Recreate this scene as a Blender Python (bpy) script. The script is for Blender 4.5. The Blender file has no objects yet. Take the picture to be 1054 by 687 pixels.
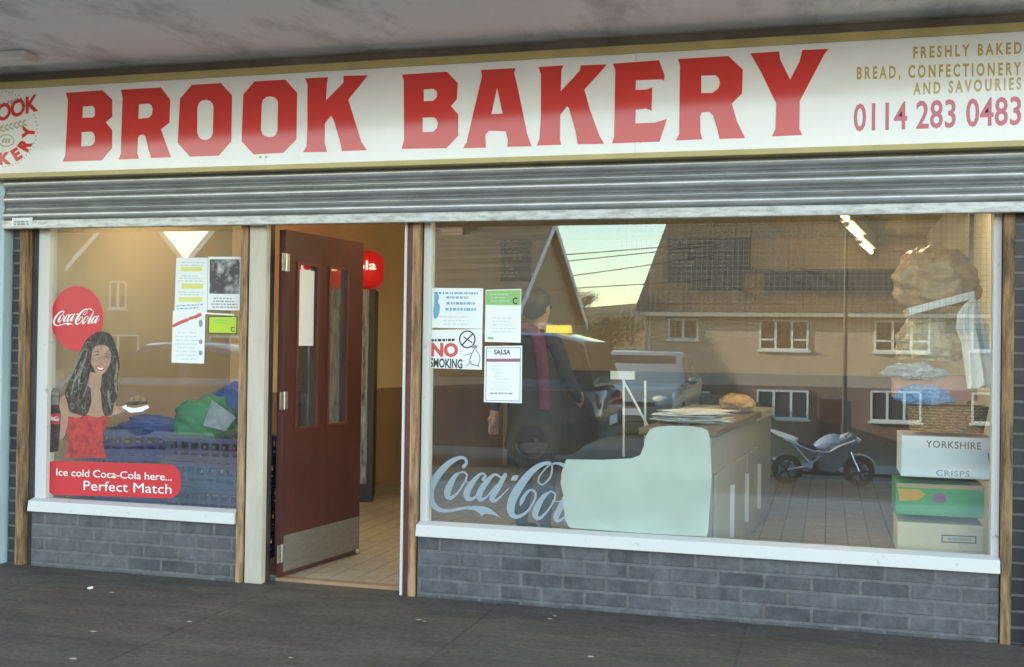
import bpy, bmesh, math, random
from mathutils import Vector, Matrix, noise
from mathutils.geometry import tessellate_polygon
random.seed(7)
R = math.radians
sc = bpy.context.scene
COL = sc.collection

# ------------------------------------------------------------------ camera
YAW, PITCH, ROLL, FOC, DIST, EYE = 0.2754237, 0.00899479, 0.01452366, 1150.0, 5.63, 1.36
def axes():
    cy, sy, cp, sp = math.cos(YAW), math.sin(YAW), math.cos(PITCH), math.sin(PITCH)
    f = Vector((-sy*cp, cy*cp, sp)); r = Vector((cy, sy, 0)); u = r.cross(f)
    c, s = math.cos(ROLL), math.sin(ROLL)
    return r*c+u*s, -r*s+u*c, f
AR, AU, AF = axes()
def ray(px, py): return AF*FOC + AR*(px-527) - AU*(py-343.5)
def W(px, py, Y=0.0):
    """where the sight line of a photo pixel meets the plane y = Y"""
    d = ray(px, py); t = (Y+DIST)/d.y
    return Vector((d.x*t, Y, d.z*t+EYE))
def G(px, py, z):
    d = ray(px, py); t = (z-EYE)/d.z
    return Vector((d.x*t, d.y*t-DIST, z))
def M(px, py, Y):
    """a point across the street, as its mirror image shows in the window glass (glass plane y = GY)"""
    v = W(px, py, Y); return Vector((v.x, 2*GY-Y, v.z))
GY = 0.06
cam = bpy.data.cameras.new('camera'); co = bpy.data.objects.new('camera', cam); COL.objects.link(co)
cam.sensor_width = 36; cam.lens = 36*FOC/1054; cam.clip_end = 6000; cam.clip_start = 0.05
m = Matrix.Identity(4)
for i in range(3): m[i][0], m[i][1], m[i][2] = AR[i], AU[i], -AF[i]
m.translation = Vector((0, -DIST, EYE)); co.matrix_world = m
sc.camera = co

# ------------------------------------------------------------------ materials
def mat(name, col, rough=0.6, metal=0.0, vary=0.0, scale=6.0, bump=0.0, stretch=(1,1,1), col2=None, spec=0.5, coat=0.0, detail=5, lo=0.35, hi=0.65, bscale=None):
    m = bpy.data.materials.new(name); m.use_nodes = True
    nt = m.node_tree; b = nt.nodes['Principled BSDF']
    b.inputs['Base Color'].default_value = (*col, 1); b.inputs['Roughness'].default_value = rough
    b.inputs['Metallic'].default_value = metal; b.inputs['Specular IOR Level'].default_value = spec
    b.inputs['Coat Weight'].default_value = coat
    if vary or bump or col2:
        tc = nt.nodes.new('ShaderNodeTexCoord'); mp = nt.nodes.new('ShaderNodeMapping')
        mp.inputs['Scale'].default_value = stretch
        nt.links.new(tc.outputs['Object'], mp.inputs['Vector'])
        n = nt.nodes.new('ShaderNodeTexNoise'); n.inputs['Scale'].default_value = scale; n.inputs['Detail'].default_value = detail
        n.inputs['Roughness'].default_value = 0.65
        nt.links.new(mp.outputs['Vector'], n.inputs['Vector'])
        if vary or col2:
            cr = nt.nodes.new('ShaderNodeValToRGB')
            c2 = col2 or tuple(max(0, c*(1-vary)) for c in col); c1 = col if col2 else tuple(min(1, c*(1+vary)) for c in col)
            cr.color_ramp.elements[0].position = lo; cr.color_ramp.elements[1].position = hi
            cr.color_ramp.elements[0].color = (*c2, 1); cr.color_ramp.elements[1].color = (*c1, 1)
            nt.links.new(n.outputs['Fac'], cr.inputs['Fac']); nt.links.new(cr.outputs['Color'], b.inputs['Base Color'])
        if bump:
            nb = n
            if bscale:
                nb = nt.nodes.new('ShaderNodeTexNoise'); nb.inputs['Scale'].default_value = bscale; nb.inputs['Detail'].default_value = 4
                nt.links.new(mp.outputs['Vector'], nb.inputs['Vector'])
            bp = nt.nodes.new('ShaderNodeBump'); bp.inputs['Strength'].default_value = bump; bp.inputs['Distance'].default_value = 0.02
            nt.links.new(nb.outputs['Fac'], bp.inputs['Height']); nt.links.new(bp.outputs['Normal'], b.inputs['Normal'])
    return m

def brickmat(name, c1, c2, mortar, bw, bh, ms, plane='xz', offset=0.5, rough=0.5, dirt=0.35, dirtcol=None, bump=0.5, dscale=3.0, shift=(0,0,0), dlo=.5, dhi=.85, fine=22, mott=.22):
    m = bpy.data.materials.new(name); m.use_nodes = True
    nt = m.node_tree; b = nt.nodes['Principled BSDF']; L = nt.links.new
    tc = nt.nodes.new('ShaderNodeTexCoord'); sp = nt.nodes.new('ShaderNodeSeparateXYZ'); cb = nt.nodes.new('ShaderNodeCombineXYZ')
    mp = nt.nodes.new('ShaderNodeMapping'); mp.inputs['Location'].default_value = shift
    L(tc.outputs['Object'], mp.inputs['Vector']); L(mp.outputs['Vector'], sp.inputs[0])
    a, c = {'xz': ('X', 'Z'), 'yz': ('Y', 'Z'), 'xy': ('X', 'Y'), 'yx': ('Y', 'X')}[plane]
    L(sp.outputs[a], cb.inputs['X']); L(sp.outputs[c], cb.inputs['Y'])
    t = nt.nodes.new('ShaderNodeTexBrick'); t.offset = offset; t.squash = 1
    t.inputs['Scale'].default_value = 1; t.inputs['Brick Width'].default_value = bw; t.inputs['Row Height'].default_value = bh
    t.inputs['Mortar Size'].default_value = ms; t.inputs['Mortar Smooth'].default_value = 0.3; t.inputs['Bias'].default_value = 0
    t.inputs['Color1'].default_value = (*c1, 1); t.inputs['Color2'].default_value = (*c2, 1); t.inputs['Mortar'].default_value = (*mortar, 1)
    L(cb.outputs[0], t.inputs['Vector'])
    n = nt.nodes.new('ShaderNodeTexNoise'); n.inputs['Scale'].default_value = dscale; n.inputs['Detail'].default_value = 8; n.inputs['Roughness'].default_value = .7
    L(tc.outputs['Object'], n.inputs['Vector'])
    cr = nt.nodes.new('ShaderNodeValToRGB'); cr.color_ramp.elements[0].position = dlo; cr.color_ramp.elements[1].position = dhi
    cr.color_ramp.elements[0].color = (0,0,0,1); cr.color_ramp.elements[1].color = (dirt,)*3+(1,)
    L(n.outputs['Fac'], cr.inputs['Fac'])
    mx = nt.nodes.new('ShaderNodeMix'); mx.data_type = 'RGBA'
    L(cr.outputs['Color'], mx.inputs['Factor']); L(t.outputs['Color'], mx.inputs['A']); mx.inputs['B'].default_value = (*(dirtcol or mortar), 1)
    fn = nt.nodes.new('ShaderNodeTexNoise'); fn.inputs['Scale'].default_value = fine; fn.inputs['Detail'].default_value = 6; fn.inputs['Roughness'].default_value = .75
    L(tc.outputs['Object'], fn.inputs['Vector'])
    fr_ = nt.nodes.new('ShaderNodeValToRGB'); fr_.color_ramp.elements[0].position = .32; fr_.color_ramp.elements[1].position = .68
    fr_.color_ramp.elements[0].color = (1-mott,)*3+(1,); fr_.color_ramp.elements[1].color = (1+mott,)*3+(1,)
    L(fn.outputs['Fac'], fr_.inputs['Fac'])
    m2 = nt.nodes.new('ShaderNodeMix'); m2.data_type = 'RGBA'; m2.blend_type = 'MULTIPLY'; m2.inputs['Factor'].default_value = 1
    L(mx.outputs['Result'], m2.inputs['A']); L(fr_.outputs['Color'], m2.inputs['B'])
    L(m2.outputs['Result'], b.inputs['Base Color'])
    b.inputs['Roughness'].default_value = rough
    bp = nt.nodes.new('ShaderNodeBump'); bp.inputs['Strength'].default_value = bump; bp.inputs['Distance'].default_value = 0.006; bp.invert = True
    L(t.outputs['Fac'], bp.inputs['Height']); L(bp.outputs['Normal'], b.inputs['Normal'])
    return m

def emit(name, col, s):
    m = bpy.data.materials.new(name); m.use_nodes = True; nt = m.node_tree
    b = nt.nodes['Principled BSDF']; b.inputs['Base Color'].default_value = (*col, 1)
    b.inputs['Emission Color'].default_value = (*col, 1); b.inputs['Emission Strength'].default_value = s
    return m

def glass(name, refl, tint, rough=0.0, wave=0.0):
    m = bpy.data.materials.new(name); m.use_nodes = True; nt = m.node_tree; L = nt.links.new
    nt.nodes.remove(nt.nodes['Principled BSDF']); out = nt.nodes['Material Output']
    t = nt.nodes.new('ShaderNodeBsdfTransparent'); t.inputs['Color'].default_value = (*tint, 1)
    if refl <= 0:
        L(t.outputs[0], out.inputs['Surface']); return m
    g = nt.nodes.new('ShaderNodeBsdfGlossy'); g.inputs['Roughness'].default_value = rough
    g.inputs['Color'].default_value = (0.68, 0.91, 1.0, 1)
    mx = nt.nodes.new('ShaderNodeMixShader'); mx.inputs['Fac'].default_value = refl
    L(t.outputs[0], mx.inputs[1]); L(g.outputs[0], mx.inputs[2])
    df = nt.nodes.new('ShaderNodeBsdfDiffuse'); df.inputs['Color'].default_value = (.62,.60,.56,1)
    tc = nt.nodes.new('ShaderNodeTexCoord'); n = nt.nodes.new('ShaderNodeTexNoise'); n.inputs['Scale'].default_value = 2.5; n.inputs['Detail'].default_value = 7
    mp = nt.nodes.new('ShaderNodeMapping'); mp.inputs['Scale'].default_value = (1.6,1,.7); L(tc.outputs['Object'], mp.inputs[0]); L(mp.outputs[0], n.inputs['Vector'])
    mr = nt.nodes.new('ShaderNodeMapRange'); mr.inputs['From Min'].default_value = .3; mr.inputs['From Max'].default_value = .7
    mr.inputs['To Min'].default_value = .02; mr.inputs['To Max'].default_value = .052; L(n.outputs['Fac'], mr.inputs['Value'])
    m2 = nt.nodes.new('ShaderNodeMixShader'); L(mr.outputs[0], m2.inputs['Fac']); L(mx.outputs[0], m2.inputs[1]); L(df.outputs[0], m2.inputs[2])
    L(m2.outputs[0], out.inputs['Surface'])
    return m

MT = {}
MT['white_paint'] = mat('white painted timber', (.555,.565,.565), .45, scale=13, bump=.15, col2=(.26,.25,.23), lo=.26, hi=.37, detail=6)
MT['cream_paint'] = mat('cream painted post', (.48,.44,.38), .5, vary=.12, scale=7, bump=.15, stretch=(1,1,.3))
MT['timber'] = mat('weathered bare timber', (.42,.255,.14), .8, scale=5, bump=.4, stretch=(8,8,.9), col2=(.14,.075,.035), lo=.34, hi=.60)
MT['timber2'] = mat('dark weathered timber', (.34,.20,.10), .8, scale=5, bump=.4, stretch=(8,8,.9), col2=(.07,.04,.022), lo=.34, hi=.62)
MT['dark_gap'] = mat('dark gap fill', (.045,.043,.043), .6, vary=.3)  # near-black fill that paints the shade inside narrow gaps
MT['maroon'] = mat('maroon painted frame', (.13,.035,.03), .45, vary=.2, scale=10)
MT['door_red'] = mat('worn dark red door paint', (.078,.025,.023), .38, vary=.16, scale=4, bump=.08, stretch=(2,2,.6))
MT['steel'] = mat('brushed kick plate', (.26,.245,.225), .42, .55, vary=.12, scale=14, stretch=(1,1,6))
MT['hinge'] = mat('aged hinge steel', (.42,.41,.39), .4, .8, vary=.2, scale=30)
MT['galv'] = mat('galvanised slat steel', (.42,.44,.45), .30, .75, vary=.14, scale=22, stretch=(.25,1,1), bump=.03)
MT['galv_bar'] = mat('scuffed galvanised bar', (.50,.53,.53), .42, .4, scale=26, stretch=(.5,1,2), col2=(.26,.27,.27), lo=.30, hi=.56, bump=.05)
MT['concrete'] = mat('painted concrete soffit', (.94,.92,.88), .85, scale=3.2, stretch=(1,.4,1), col2=(.56,.55,.52), lo=.30, hi=.50, bump=.5, bscale=30, detail=12)
MT['concrete_edge'] = mat('concrete canopy edge', (.32,.31,.3), .9, vary=.2, scale=3)
MT['batten_white'] = mat('white light housing', (.7,.7,.68), .5, vary=.05)
MT['sign_white'] = mat('glossy sign board', (.80,.84,.90), .09, spec=.5, vary=.03, scale=3)
MT['sign_red'] = mat('sign red vinyl', (.66,.05,.045), .09, spec=.5)
MT['sign_gold'] = mat('sign gold vinyl', (.50,.37,.13), .12, spec=.55)
MT['sign_pink'] = mat('phone number red vinyl', (.52,.03,.075), .09, spec=.6)
MT['sign_edge'] = mat('gold sign border', (.47,.39,.17), .3, vary=.1, scale=6)
MT['sign_olive'] = mat('olive emblem ink', (.46,.47,.36), .2)
MT['sign_grey'] = mat('grey emblem ink', (.30,.30,.27), .2)
MT['brick_dark'] = brickmat('blue engineering brick', (.040,.046,.054), (.096,.105,.117), (.120,.127,.133), .225, .0755, .0085, rough=.36, dirt=.9, dirtcol=(.125,.135,.145), dscale=3.4, bump=.6, shift=(.06,0,.053), dlo=.36, dhi=.72, fine=16, mott=.34)
MT['brick_side'] = brickmat('dark glazed pier brick', (.03,.032,.037), (.05,.053,.06), (.15,.15,.15), .225, .075, .007, rough=.35, dirt=.25)
MT['brick_wall'] = brickmat('parade brick', (.24,.12,.08), (.30,.15,.10), (.3,.28,.25), .225, .075, .01, rough=.85)
MT['tile_floor'] = brickmat('beige shop tiles', (.40,.355,.27), (.44,.39,.30), (.23,.20,.155), .30, .15, .006, 'yx', offset=.5, rough=.38, dirt=.35, dirtcol=(.24,.19,.12), bump=.2)
MT['wall_tan'] = mat('tan emulsion wall', (.70,.55,.33), .8, vary=.05, scale=2)
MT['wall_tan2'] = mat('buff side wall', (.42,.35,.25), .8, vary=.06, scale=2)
MT['wall_pale'] = mat('pale green grey wall', (.58,.58,.47), .8, vary=.05, scale=2)
MT['dado'] = mat('brown dado boards', (.34,.21,.12), .5, vary=.12, scale=4, stretch=(1,1,.2))
MT['ceiling'] = mat('cream ceiling', (.68,.58,.38), .85, vary=.04)
MT['blackboard'] = mat('black menu board', (.035,.033,.03), .6, vary=.2)
MT['chalk'] = mat('menu lettering', (.62,.58,.48), .8)
MT['flags'] = brickmat('pale concrete flags', (.38,.36,.33), (.43,.41,.38), (.20,.19,.17), .9, .6, .008, 'xy', rough=.85, dirt=.4, dirtcol=(.22,.21,.19), dscale=1.5)
MT['black'] = mat('black plastic', (.02,.02,.022), .45)
MT['rubber'] = mat('tyre rubber', (.018,.018,.018), .8)
MT['paper'] = mat('white paper', (.72,.76,.78), .55, vary=.02, scale=8)
MT['ink'] = mat('grey print', (.25,.28,.31), .6)
MT['ink_pale'] = mat('faint print', (.50,.55,.60), .6)
MT['ink_black'] = mat('black print', (.035,.035,.04), .6)
MT['ink_mid'] = mat('worn black print', (.12,.13,.14), .6)
MT['ink_red'] = mat('red print', (.62,.09,.08), .6)
MT['ink_green'] = mat('green print', (.22,.46,.17), .6)
MT['ink_lime'] = mat('lime print', (.42,.62,.05), .6)
MT['ink_yellow'] = mat('yellow green print', (.62,.66,.22), .6)
MT['ink_blue'] = mat('blue print', (.14,.36,.55), .6)
MT['ink_purple'] = mat('plum print', (.28,.11,.20), .6)
MT['photo_grey'] = mat('black and white photo print', (.46,.47,.48), .5, scale=9, col2=(.05,.05,.055), lo=.42, hi=.6, detail=3)
MT['vinyl_red'] = mat('red sticker vinyl', (.60,.035,.045), .35)
MT['vinyl_white'] = mat('white sticker vinyl', (.80,.82,.82), .4)
MT['vinyl_blue'] = mat('pale blue grey vinyl', (.24,.31,.36), .45)
MT['vinyl_mint'] = mat('pale mint vinyl', (.34,.43,.39), .5, vary=.10, scale=3.2, detail=2)
MT['st_dark'] = mat('dark sticker edge', (.05,.06,.07), .5)
MT['skin_print'] = mat('printed skin', (.36,.21,.15), .5, vary=.12, scale=14)
MT['skin_light'] = mat('printed light skin', (.42,.26,.19), .5, scale=26, col2=(.30,.165,.12), lo=.38, hi=.58, detail=2)
MT['hair_print'] = mat('printed dark hair', (.11,.085,.068), .5, scale=42, col2=(.022,.016,.014), lo=.46, hi=.70, detail=3, stretch=(1.6,1,.9))
MT['hair_hi'] = mat('printed hair highlight', (.17,.155,.135), .5, vary=.45, scale=40)
MT['wood_print'] = mat('printed toasted bread', (.22,.13,.07), .5, vary=.4, scale=40)
MT['dress_print'] = mat('printed red dress', (.52,.045,.04), .5, scale=18, col2=(.22,.02,.03), lo=.35, hi=.6)
MT['cola_print'] = mat('printed cola brown', (.05,.025,.025), .4, vary=.6, scale=30)
MT['crate_blue'] = mat('blue crate plastic', (.04,.07,.36), .42, vary=.15)
MT['crate_dark'] = mat('navy crate plastic', (.03,.035,.13), .5, vary=.2)
MT['cloth_green'] = mat('green cloth', (.03,.30,.12), .7, vary=.2, scale=5)
MT['cloth_blue'] = mat('blue cloth', (.06,.12,.42), .75, vary=.25, scale=5)
MT['cloth_white'] = mat('white thin plastic', (.78,.80,.80), .45, vary=.05, scale=9, bump=.3)
MT['card'] = mat('brown cardboard', (.44,.31,.17), .75, vary=.08, scale=6)
MT['card_pale'] = mat('pale cardboard', (.62,.52,.34), .75, vary=.08, scale=6)
MT['box_white'] = mat('white carton', (.68,.75,.80), .55, vary=.03)
MT['box_green'] = mat('green carton', (.04,.32,.12), .5, vary=.08)
MT['box_orange'] = mat('orange print', (.62,.33,.05), .5)
MT['wicker'] = None
MT['bread_bag'] = mat('crinkled bread bag', (.70,.45,.23), .16, scale=11, col2=(.34,.19,.09), bump=.5, lo=.3, hi=.65)
MT['bread_bag2'] = mat('crinkled pale bag', (.80,.66,.46), .25, scale=9, col2=(.58,.42,.26), bump=.8, lo=.3, hi=.65)
MT['bag_blue'] = mat('blue tissue bag', (.16,.36,.62), .4, vary=.2, scale=14, bump=.6)
MT['bag_grey'] = mat('clear grey bag', (.34,.38,.42), .3, vary=.25, scale=12, bump=.6)
MT['pink_tray'] = mat('pink plastic tray', (.56,.25,.22), .5, vary=.08)
MT['lam_brown'] = mat('brown laminate', (.20,.12,.075), .4, vary=.2, scale=6, stretch=(1,.2,1))
MT['pelmet'] = mat('dark brown stained board', (.075,.058,.045), .6, vary=.2, scale=5)
MT['cab_white'] = mat('off white cabinet', (.40,.385,.35), .45, vary=.05)
MT['fridge_dark'] = mat('dark fridge body', (.035,.035,.037), .4)
MT['fridge_glass'] = mat('fridge glass with painted reflections', (.26,.29,.30), .1, spec=.8, vary=.6, scale=5, stretch=(6,1,1))  # pale grey with upright streaks: reflections painted into the glass colour
MT['header_lit'] = emit('lit red fridge header', (.60,.018,.02), .05)
MT['header_word'] = emit('lit white header word', (.9,.75,.72), .12)
MT['tube'] = emit('fluorescent tube', (1.0,.82,.52), 1.1)
MT['tube_fill'] = emit('added fill light tube', (1.0,.86,.62), 5.0)  # for the added strips hidden behind the shutter
MT['taxi'] = emit('lit yellow roof sign', (.85,.62,.08), .6)
MT['skin'] = mat('skin', (.50,.27,.20), .5)
MT['coat'] = mat('dark coat cloth', (.018,.02,.024), .8, vary=.25, scale=30)
MT['coat_plum'] = mat('plum coat cloth', (.06,.022,.035), .8, vary=.25, scale=30)
MT['jeans'] = mat('dark trousers', (.02,.022,.035), .8)
MT['hair'] = mat('dark hair', (.03,.02,.016), .5, vary=.4, scale=60)
MT['scarf'] = mat('magenta scarf', (.11,.016,.062), .75, vary=.25, scale=25)
MT['shoe'] = mat('black shoe', (.015,.015,.015), .4)
MT['car_dark'] = mat('dark metallic car paint', (.028,.032,.045), .22, .3, coat=1)
MT['car_blue'] = mat('blue metallic car paint', (.03,.05,.13), .22, .3, coat=1)
MT['car_silver'] = mat('pale green silver paint', (.34,.38,.35), .25, .3, coat=.8)
MT['car_glass'] = mat('dark car glass', (.02,.024,.026), .04, spec=.8)
MT['chrome'] = mat('chrome trim', (.75,.75,.76), .12, 1)
MT['alloy'] = mat('alloy wheel', (.42,.42,.43), .3, .9)
MT['lampglass'] = mat('headlamp glass', (.75,.76,.74), .08, spec=.8)
MT['taillamp'] = mat('red lamp glass', (.4,.015,.015), .15)
MT['plate'] = mat('white number plate', (.70,.74,.76), .4)
MT['bike_silver'] = mat('silver bike paint', (.80,.80,.78), .25, .25, coat=.6)
MT['bike_blue'] = mat('blue grey tank paint', (.42,.47,.58), .2, .25, coat=.6)
MT['bike_grey'] = mat('grey fairing paint', (.26,.26,.265), .25, .3, coat=.6)
MT['bike_dark'] = mat('dark engine metal', (.06,.06,.062), .4, .6)
MT['render'] = mat('pebbledash render', (.46,.36,.29), .9, vary=.10, scale=3, bump=.3, bscale=60)
MT['render_brown'] = mat('brown pebbledash', (.34,.26,.18), .9, vary=.10, scale=3, bump=.3, bscale=60)
MT['house_brick'] = brickmat('red house brick', (.20,.085,.06), (.26,.115,.08), (.26,.22,.19), .225, .075, .01, rough=.9, dirt=.2)
MT['house_brick2'] = brickmat('brown house brick', (.30,.20,.125), (.36,.24,.15), (.30,.26,.2), .225, .075, .01, rough=.9, dirt=.2)
MT['roof_tile'] = brickmat('concrete roof tiles', (.085,.068,.055), (.12,.095,.075), (.055,.046,.04), .30, .30, .03, 'xz', offset=.0, rough=.9, dirt=.3, dirtcol=(.16,.13,.09), bump=1)
MT['upvc'] = mat('white window frame', (.78,.78,.76), .4)
MT['house_glass'] = mat('dark house window', (.05,.055,.06), .05, spec=.8)
MT['gutter'] = mat('grey gutter', (.45,.43,.40), .5)
MT['bark'] = mat('bark', (.07,.05,.035), .9, vary=.3, scale=8)
MT['leaf'] = mat('autumn dark foliage', (.06,.05,.022), .8, vary=.4, scale=1.5)
MT['leaf2'] = mat('green foliage', (.05,.07,.025), .8, vary=.4, scale=1.5)
MT['field'] = mat('dry hill grass', (.34,.20,.08), .95, scale=.05, col2=(.10,.085,.035), lo=.35, hi=.62, detail=8)
MT['verge'] = mat('rough verge grass', (.11,.105,.05), .95, scale=.6, col2=(.15,.115,.075), detail=8)
MT['asphalt'] = mat('road asphalt', (.10,.097,.09), .85, vary=.2, scale=2, bump=.3, bscale=90)
MT['kerb'] = mat('concrete kerb', (.26,.25,.24), .9, vary=.15, scale=5)
MT['wire'] = mat('cable', (.03,.03,.03), .6)
MT['pole'] = mat('black pole paint', (.025,.024,.024), .5)
MT['blue_pipe'] = mat('pale blue painted frame', (.36,.50,.57), .45, vary=.08, scale=5, stretch=(1,1,.3))
MT['win_glass'] = glass('window glass', .17, (.93,.96,.94))
MT['clear'] = glass('glass inside', 0, (.985,.99,.985))
MT['door_glass'] = glass('door glass', .12, (.62,.66,.66))
MT['clear_door'] = glass('door glass inside', 0, (.97,.98,.98))
MT['scrap'] = mat('litter paper', (.7,.7,.68), .8)
MT['scrap_dull'] = mat('trodden litter', (.34,.31,.27), .9, vary=.3, scale=60)
MT['screen'] = mat('phone case', (.02,.02,.02), .3)

def wicker():
    m = mat('wicker', (.36,.20,.08), .7); nt = m.node_tree; b = nt.nodes['Principled BSDF']; L = nt.links.new
    tc = nt.nodes.new('ShaderNodeTexCoord'); w = nt.nodes.new('ShaderNodeTexWave'); w.wave_type = 'BANDS'; w.bands_direction = 'Z'
    w.inputs['Scale'].default_value = 22; w.inputs['Distortion'].default_value = 6; w.inputs['Detail Scale'].default_value = 4
    L(tc.outputs['Object'], w.inputs['Vector']); cr = nt.nodes.new('ShaderNodeValToRGB')
    cr.color_ramp.elements[0].color = (.16,.075,.025,1); cr.color_ramp.elements[1].color = (.50,.30,.13,1)
    L(w.outputs['Fac'], cr.inputs[0]); L(cr.outputs[0], b.inputs['Base Color'])
    bp = nt.nodes.new('ShaderNodeBump'); bp.inputs['Strength'].default_value = .6; bp.inputs['Distance'].default_value = .01
    L(w.outputs['Fac'], bp.inputs['Height']); L(bp.outputs[0], b.inputs['Normal']); return m
MT['wicker'] = wicker()

PVX0, PVX1 = G(500,633,0).x, G(767,648,0).x
PVW = PVX1-PVX0; PVS = -PVX0
def pavement_mat():
    m = brickmat('worn pavement', (.090,.075,.064), (.098,.082,.070), (.066,.054,.046), PVW, 9.0, .009, 'xy', offset=.0, rough=.72, dirt=.6, dirtcol=(.066,.053,.044), dscale=1.7, bump=.5, shift=(PVS,3.1,0), fine=38, mott=.42)
    nt = m.node_tree; b = nt.nodes['Principled BSDF']; L = nt.links.new
    src = b.inputs['Base Color'].links[0].from_socket
    tc = nt.nodes.new('ShaderNodeTexCoord')
    v = nt.nodes.new('ShaderNodeTexVoronoi'); v.inputs['Scale'].default_value = 4.2; v.inputs['Randomness'].default_value = 1
    L(tc.outputs['Object'], v.inputs['Vector'])
    cr = nt.nodes.new('ShaderNodeValToRGB'); cr.color_ramp.elements[0].position = .05; cr.color_ramp.elements[1].position = .10
    cr.color_ramp.elements[0].color = (1,1,1,1); cr.color_ramp.elements[1].color = (0,0,0,1)
    L(v.outputs['Distance'], cr.inputs[0])
    mt = nt.nodes.new('ShaderNodeMath'); mt.operation = 'GREATER_THAN'; mt.inputs[1].default_value = .62
    L(v.outputs['Color'], mt.inputs[0])
    mu = nt.nodes.new('ShaderNodeMath'); mu.operation = 'MULTIPLY'; L(cr.outputs[0], mu.inputs[0]); L(mt.outputs[0], mu.inputs[1])
    mx = nt.nodes.new('ShaderNodeMix'); mx.data_type = 'RGBA'; L(mu.outputs[0], mx.inputs['Factor']); L(src, mx.inputs['A']); mx.inputs['B'].default_value = (.17,.155,.14,1)
    # long dark scuffs
    n = nt.nodes.new('ShaderNodeTexNoise'); n.inputs['Scale'].default_value = 2.2; n.inputs['Detail'].default_value = 7; n.inputs['Roughness'].default_value = .75
    mp = nt.nodes.new('ShaderNodeMapping'); mp.inputs['Scale'].default_value = (.8,2.5,1); L(tc.outputs['Object'], mp.inputs[0]); L(mp.outputs[0], n.inputs['Vector'])
    c2 = nt.nodes.new('ShaderNodeValToRGB'); c2.color_ramp.elements[0].position = .30; c2.color_ramp.elements[1].position = .62
    c2.color_ramp.elements[0].color = (.50,.49,.48,1); c2.color_ramp.elements[1].color = (1.10,1.09,1.08,1); L(n.outputs['Fac'], c2.inputs[0])
    mm = nt.nodes.new('ShaderNodeMix'); mm.data_type = 'RGBA'; mm.blend_type = 'MULTIPLY'; mm.inputs['Factor'].default_value = 1
    L(mx.outputs['Result'], mm.inputs['A']); L(c2.outputs[0], mm.inputs['B']); L(mm.outputs['Result'], b.inputs['Base Color'])
    n2 = nt.nodes.new('ShaderNodeTexNoise'); n2.inputs['Scale'].default_value = 120; n2.inputs['Detail'].default_value = 3; L(tc.outputs['Object'], n2.inputs['Vector'])
    bp = nt.nodes.new('ShaderNodeBump'); bp.inputs['Strength'].default_value = .35; bp.inputs['Distance'].default_value = .004
    L(n2.outputs['Fac'], bp.inputs['Height']); L(b.inputs['Normal'].links[0].from_socket, bp.inputs['Normal']); L(bp.outputs[0], b.inputs['Normal'])
    return m
MT['pave'] = pavement_mat()

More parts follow.
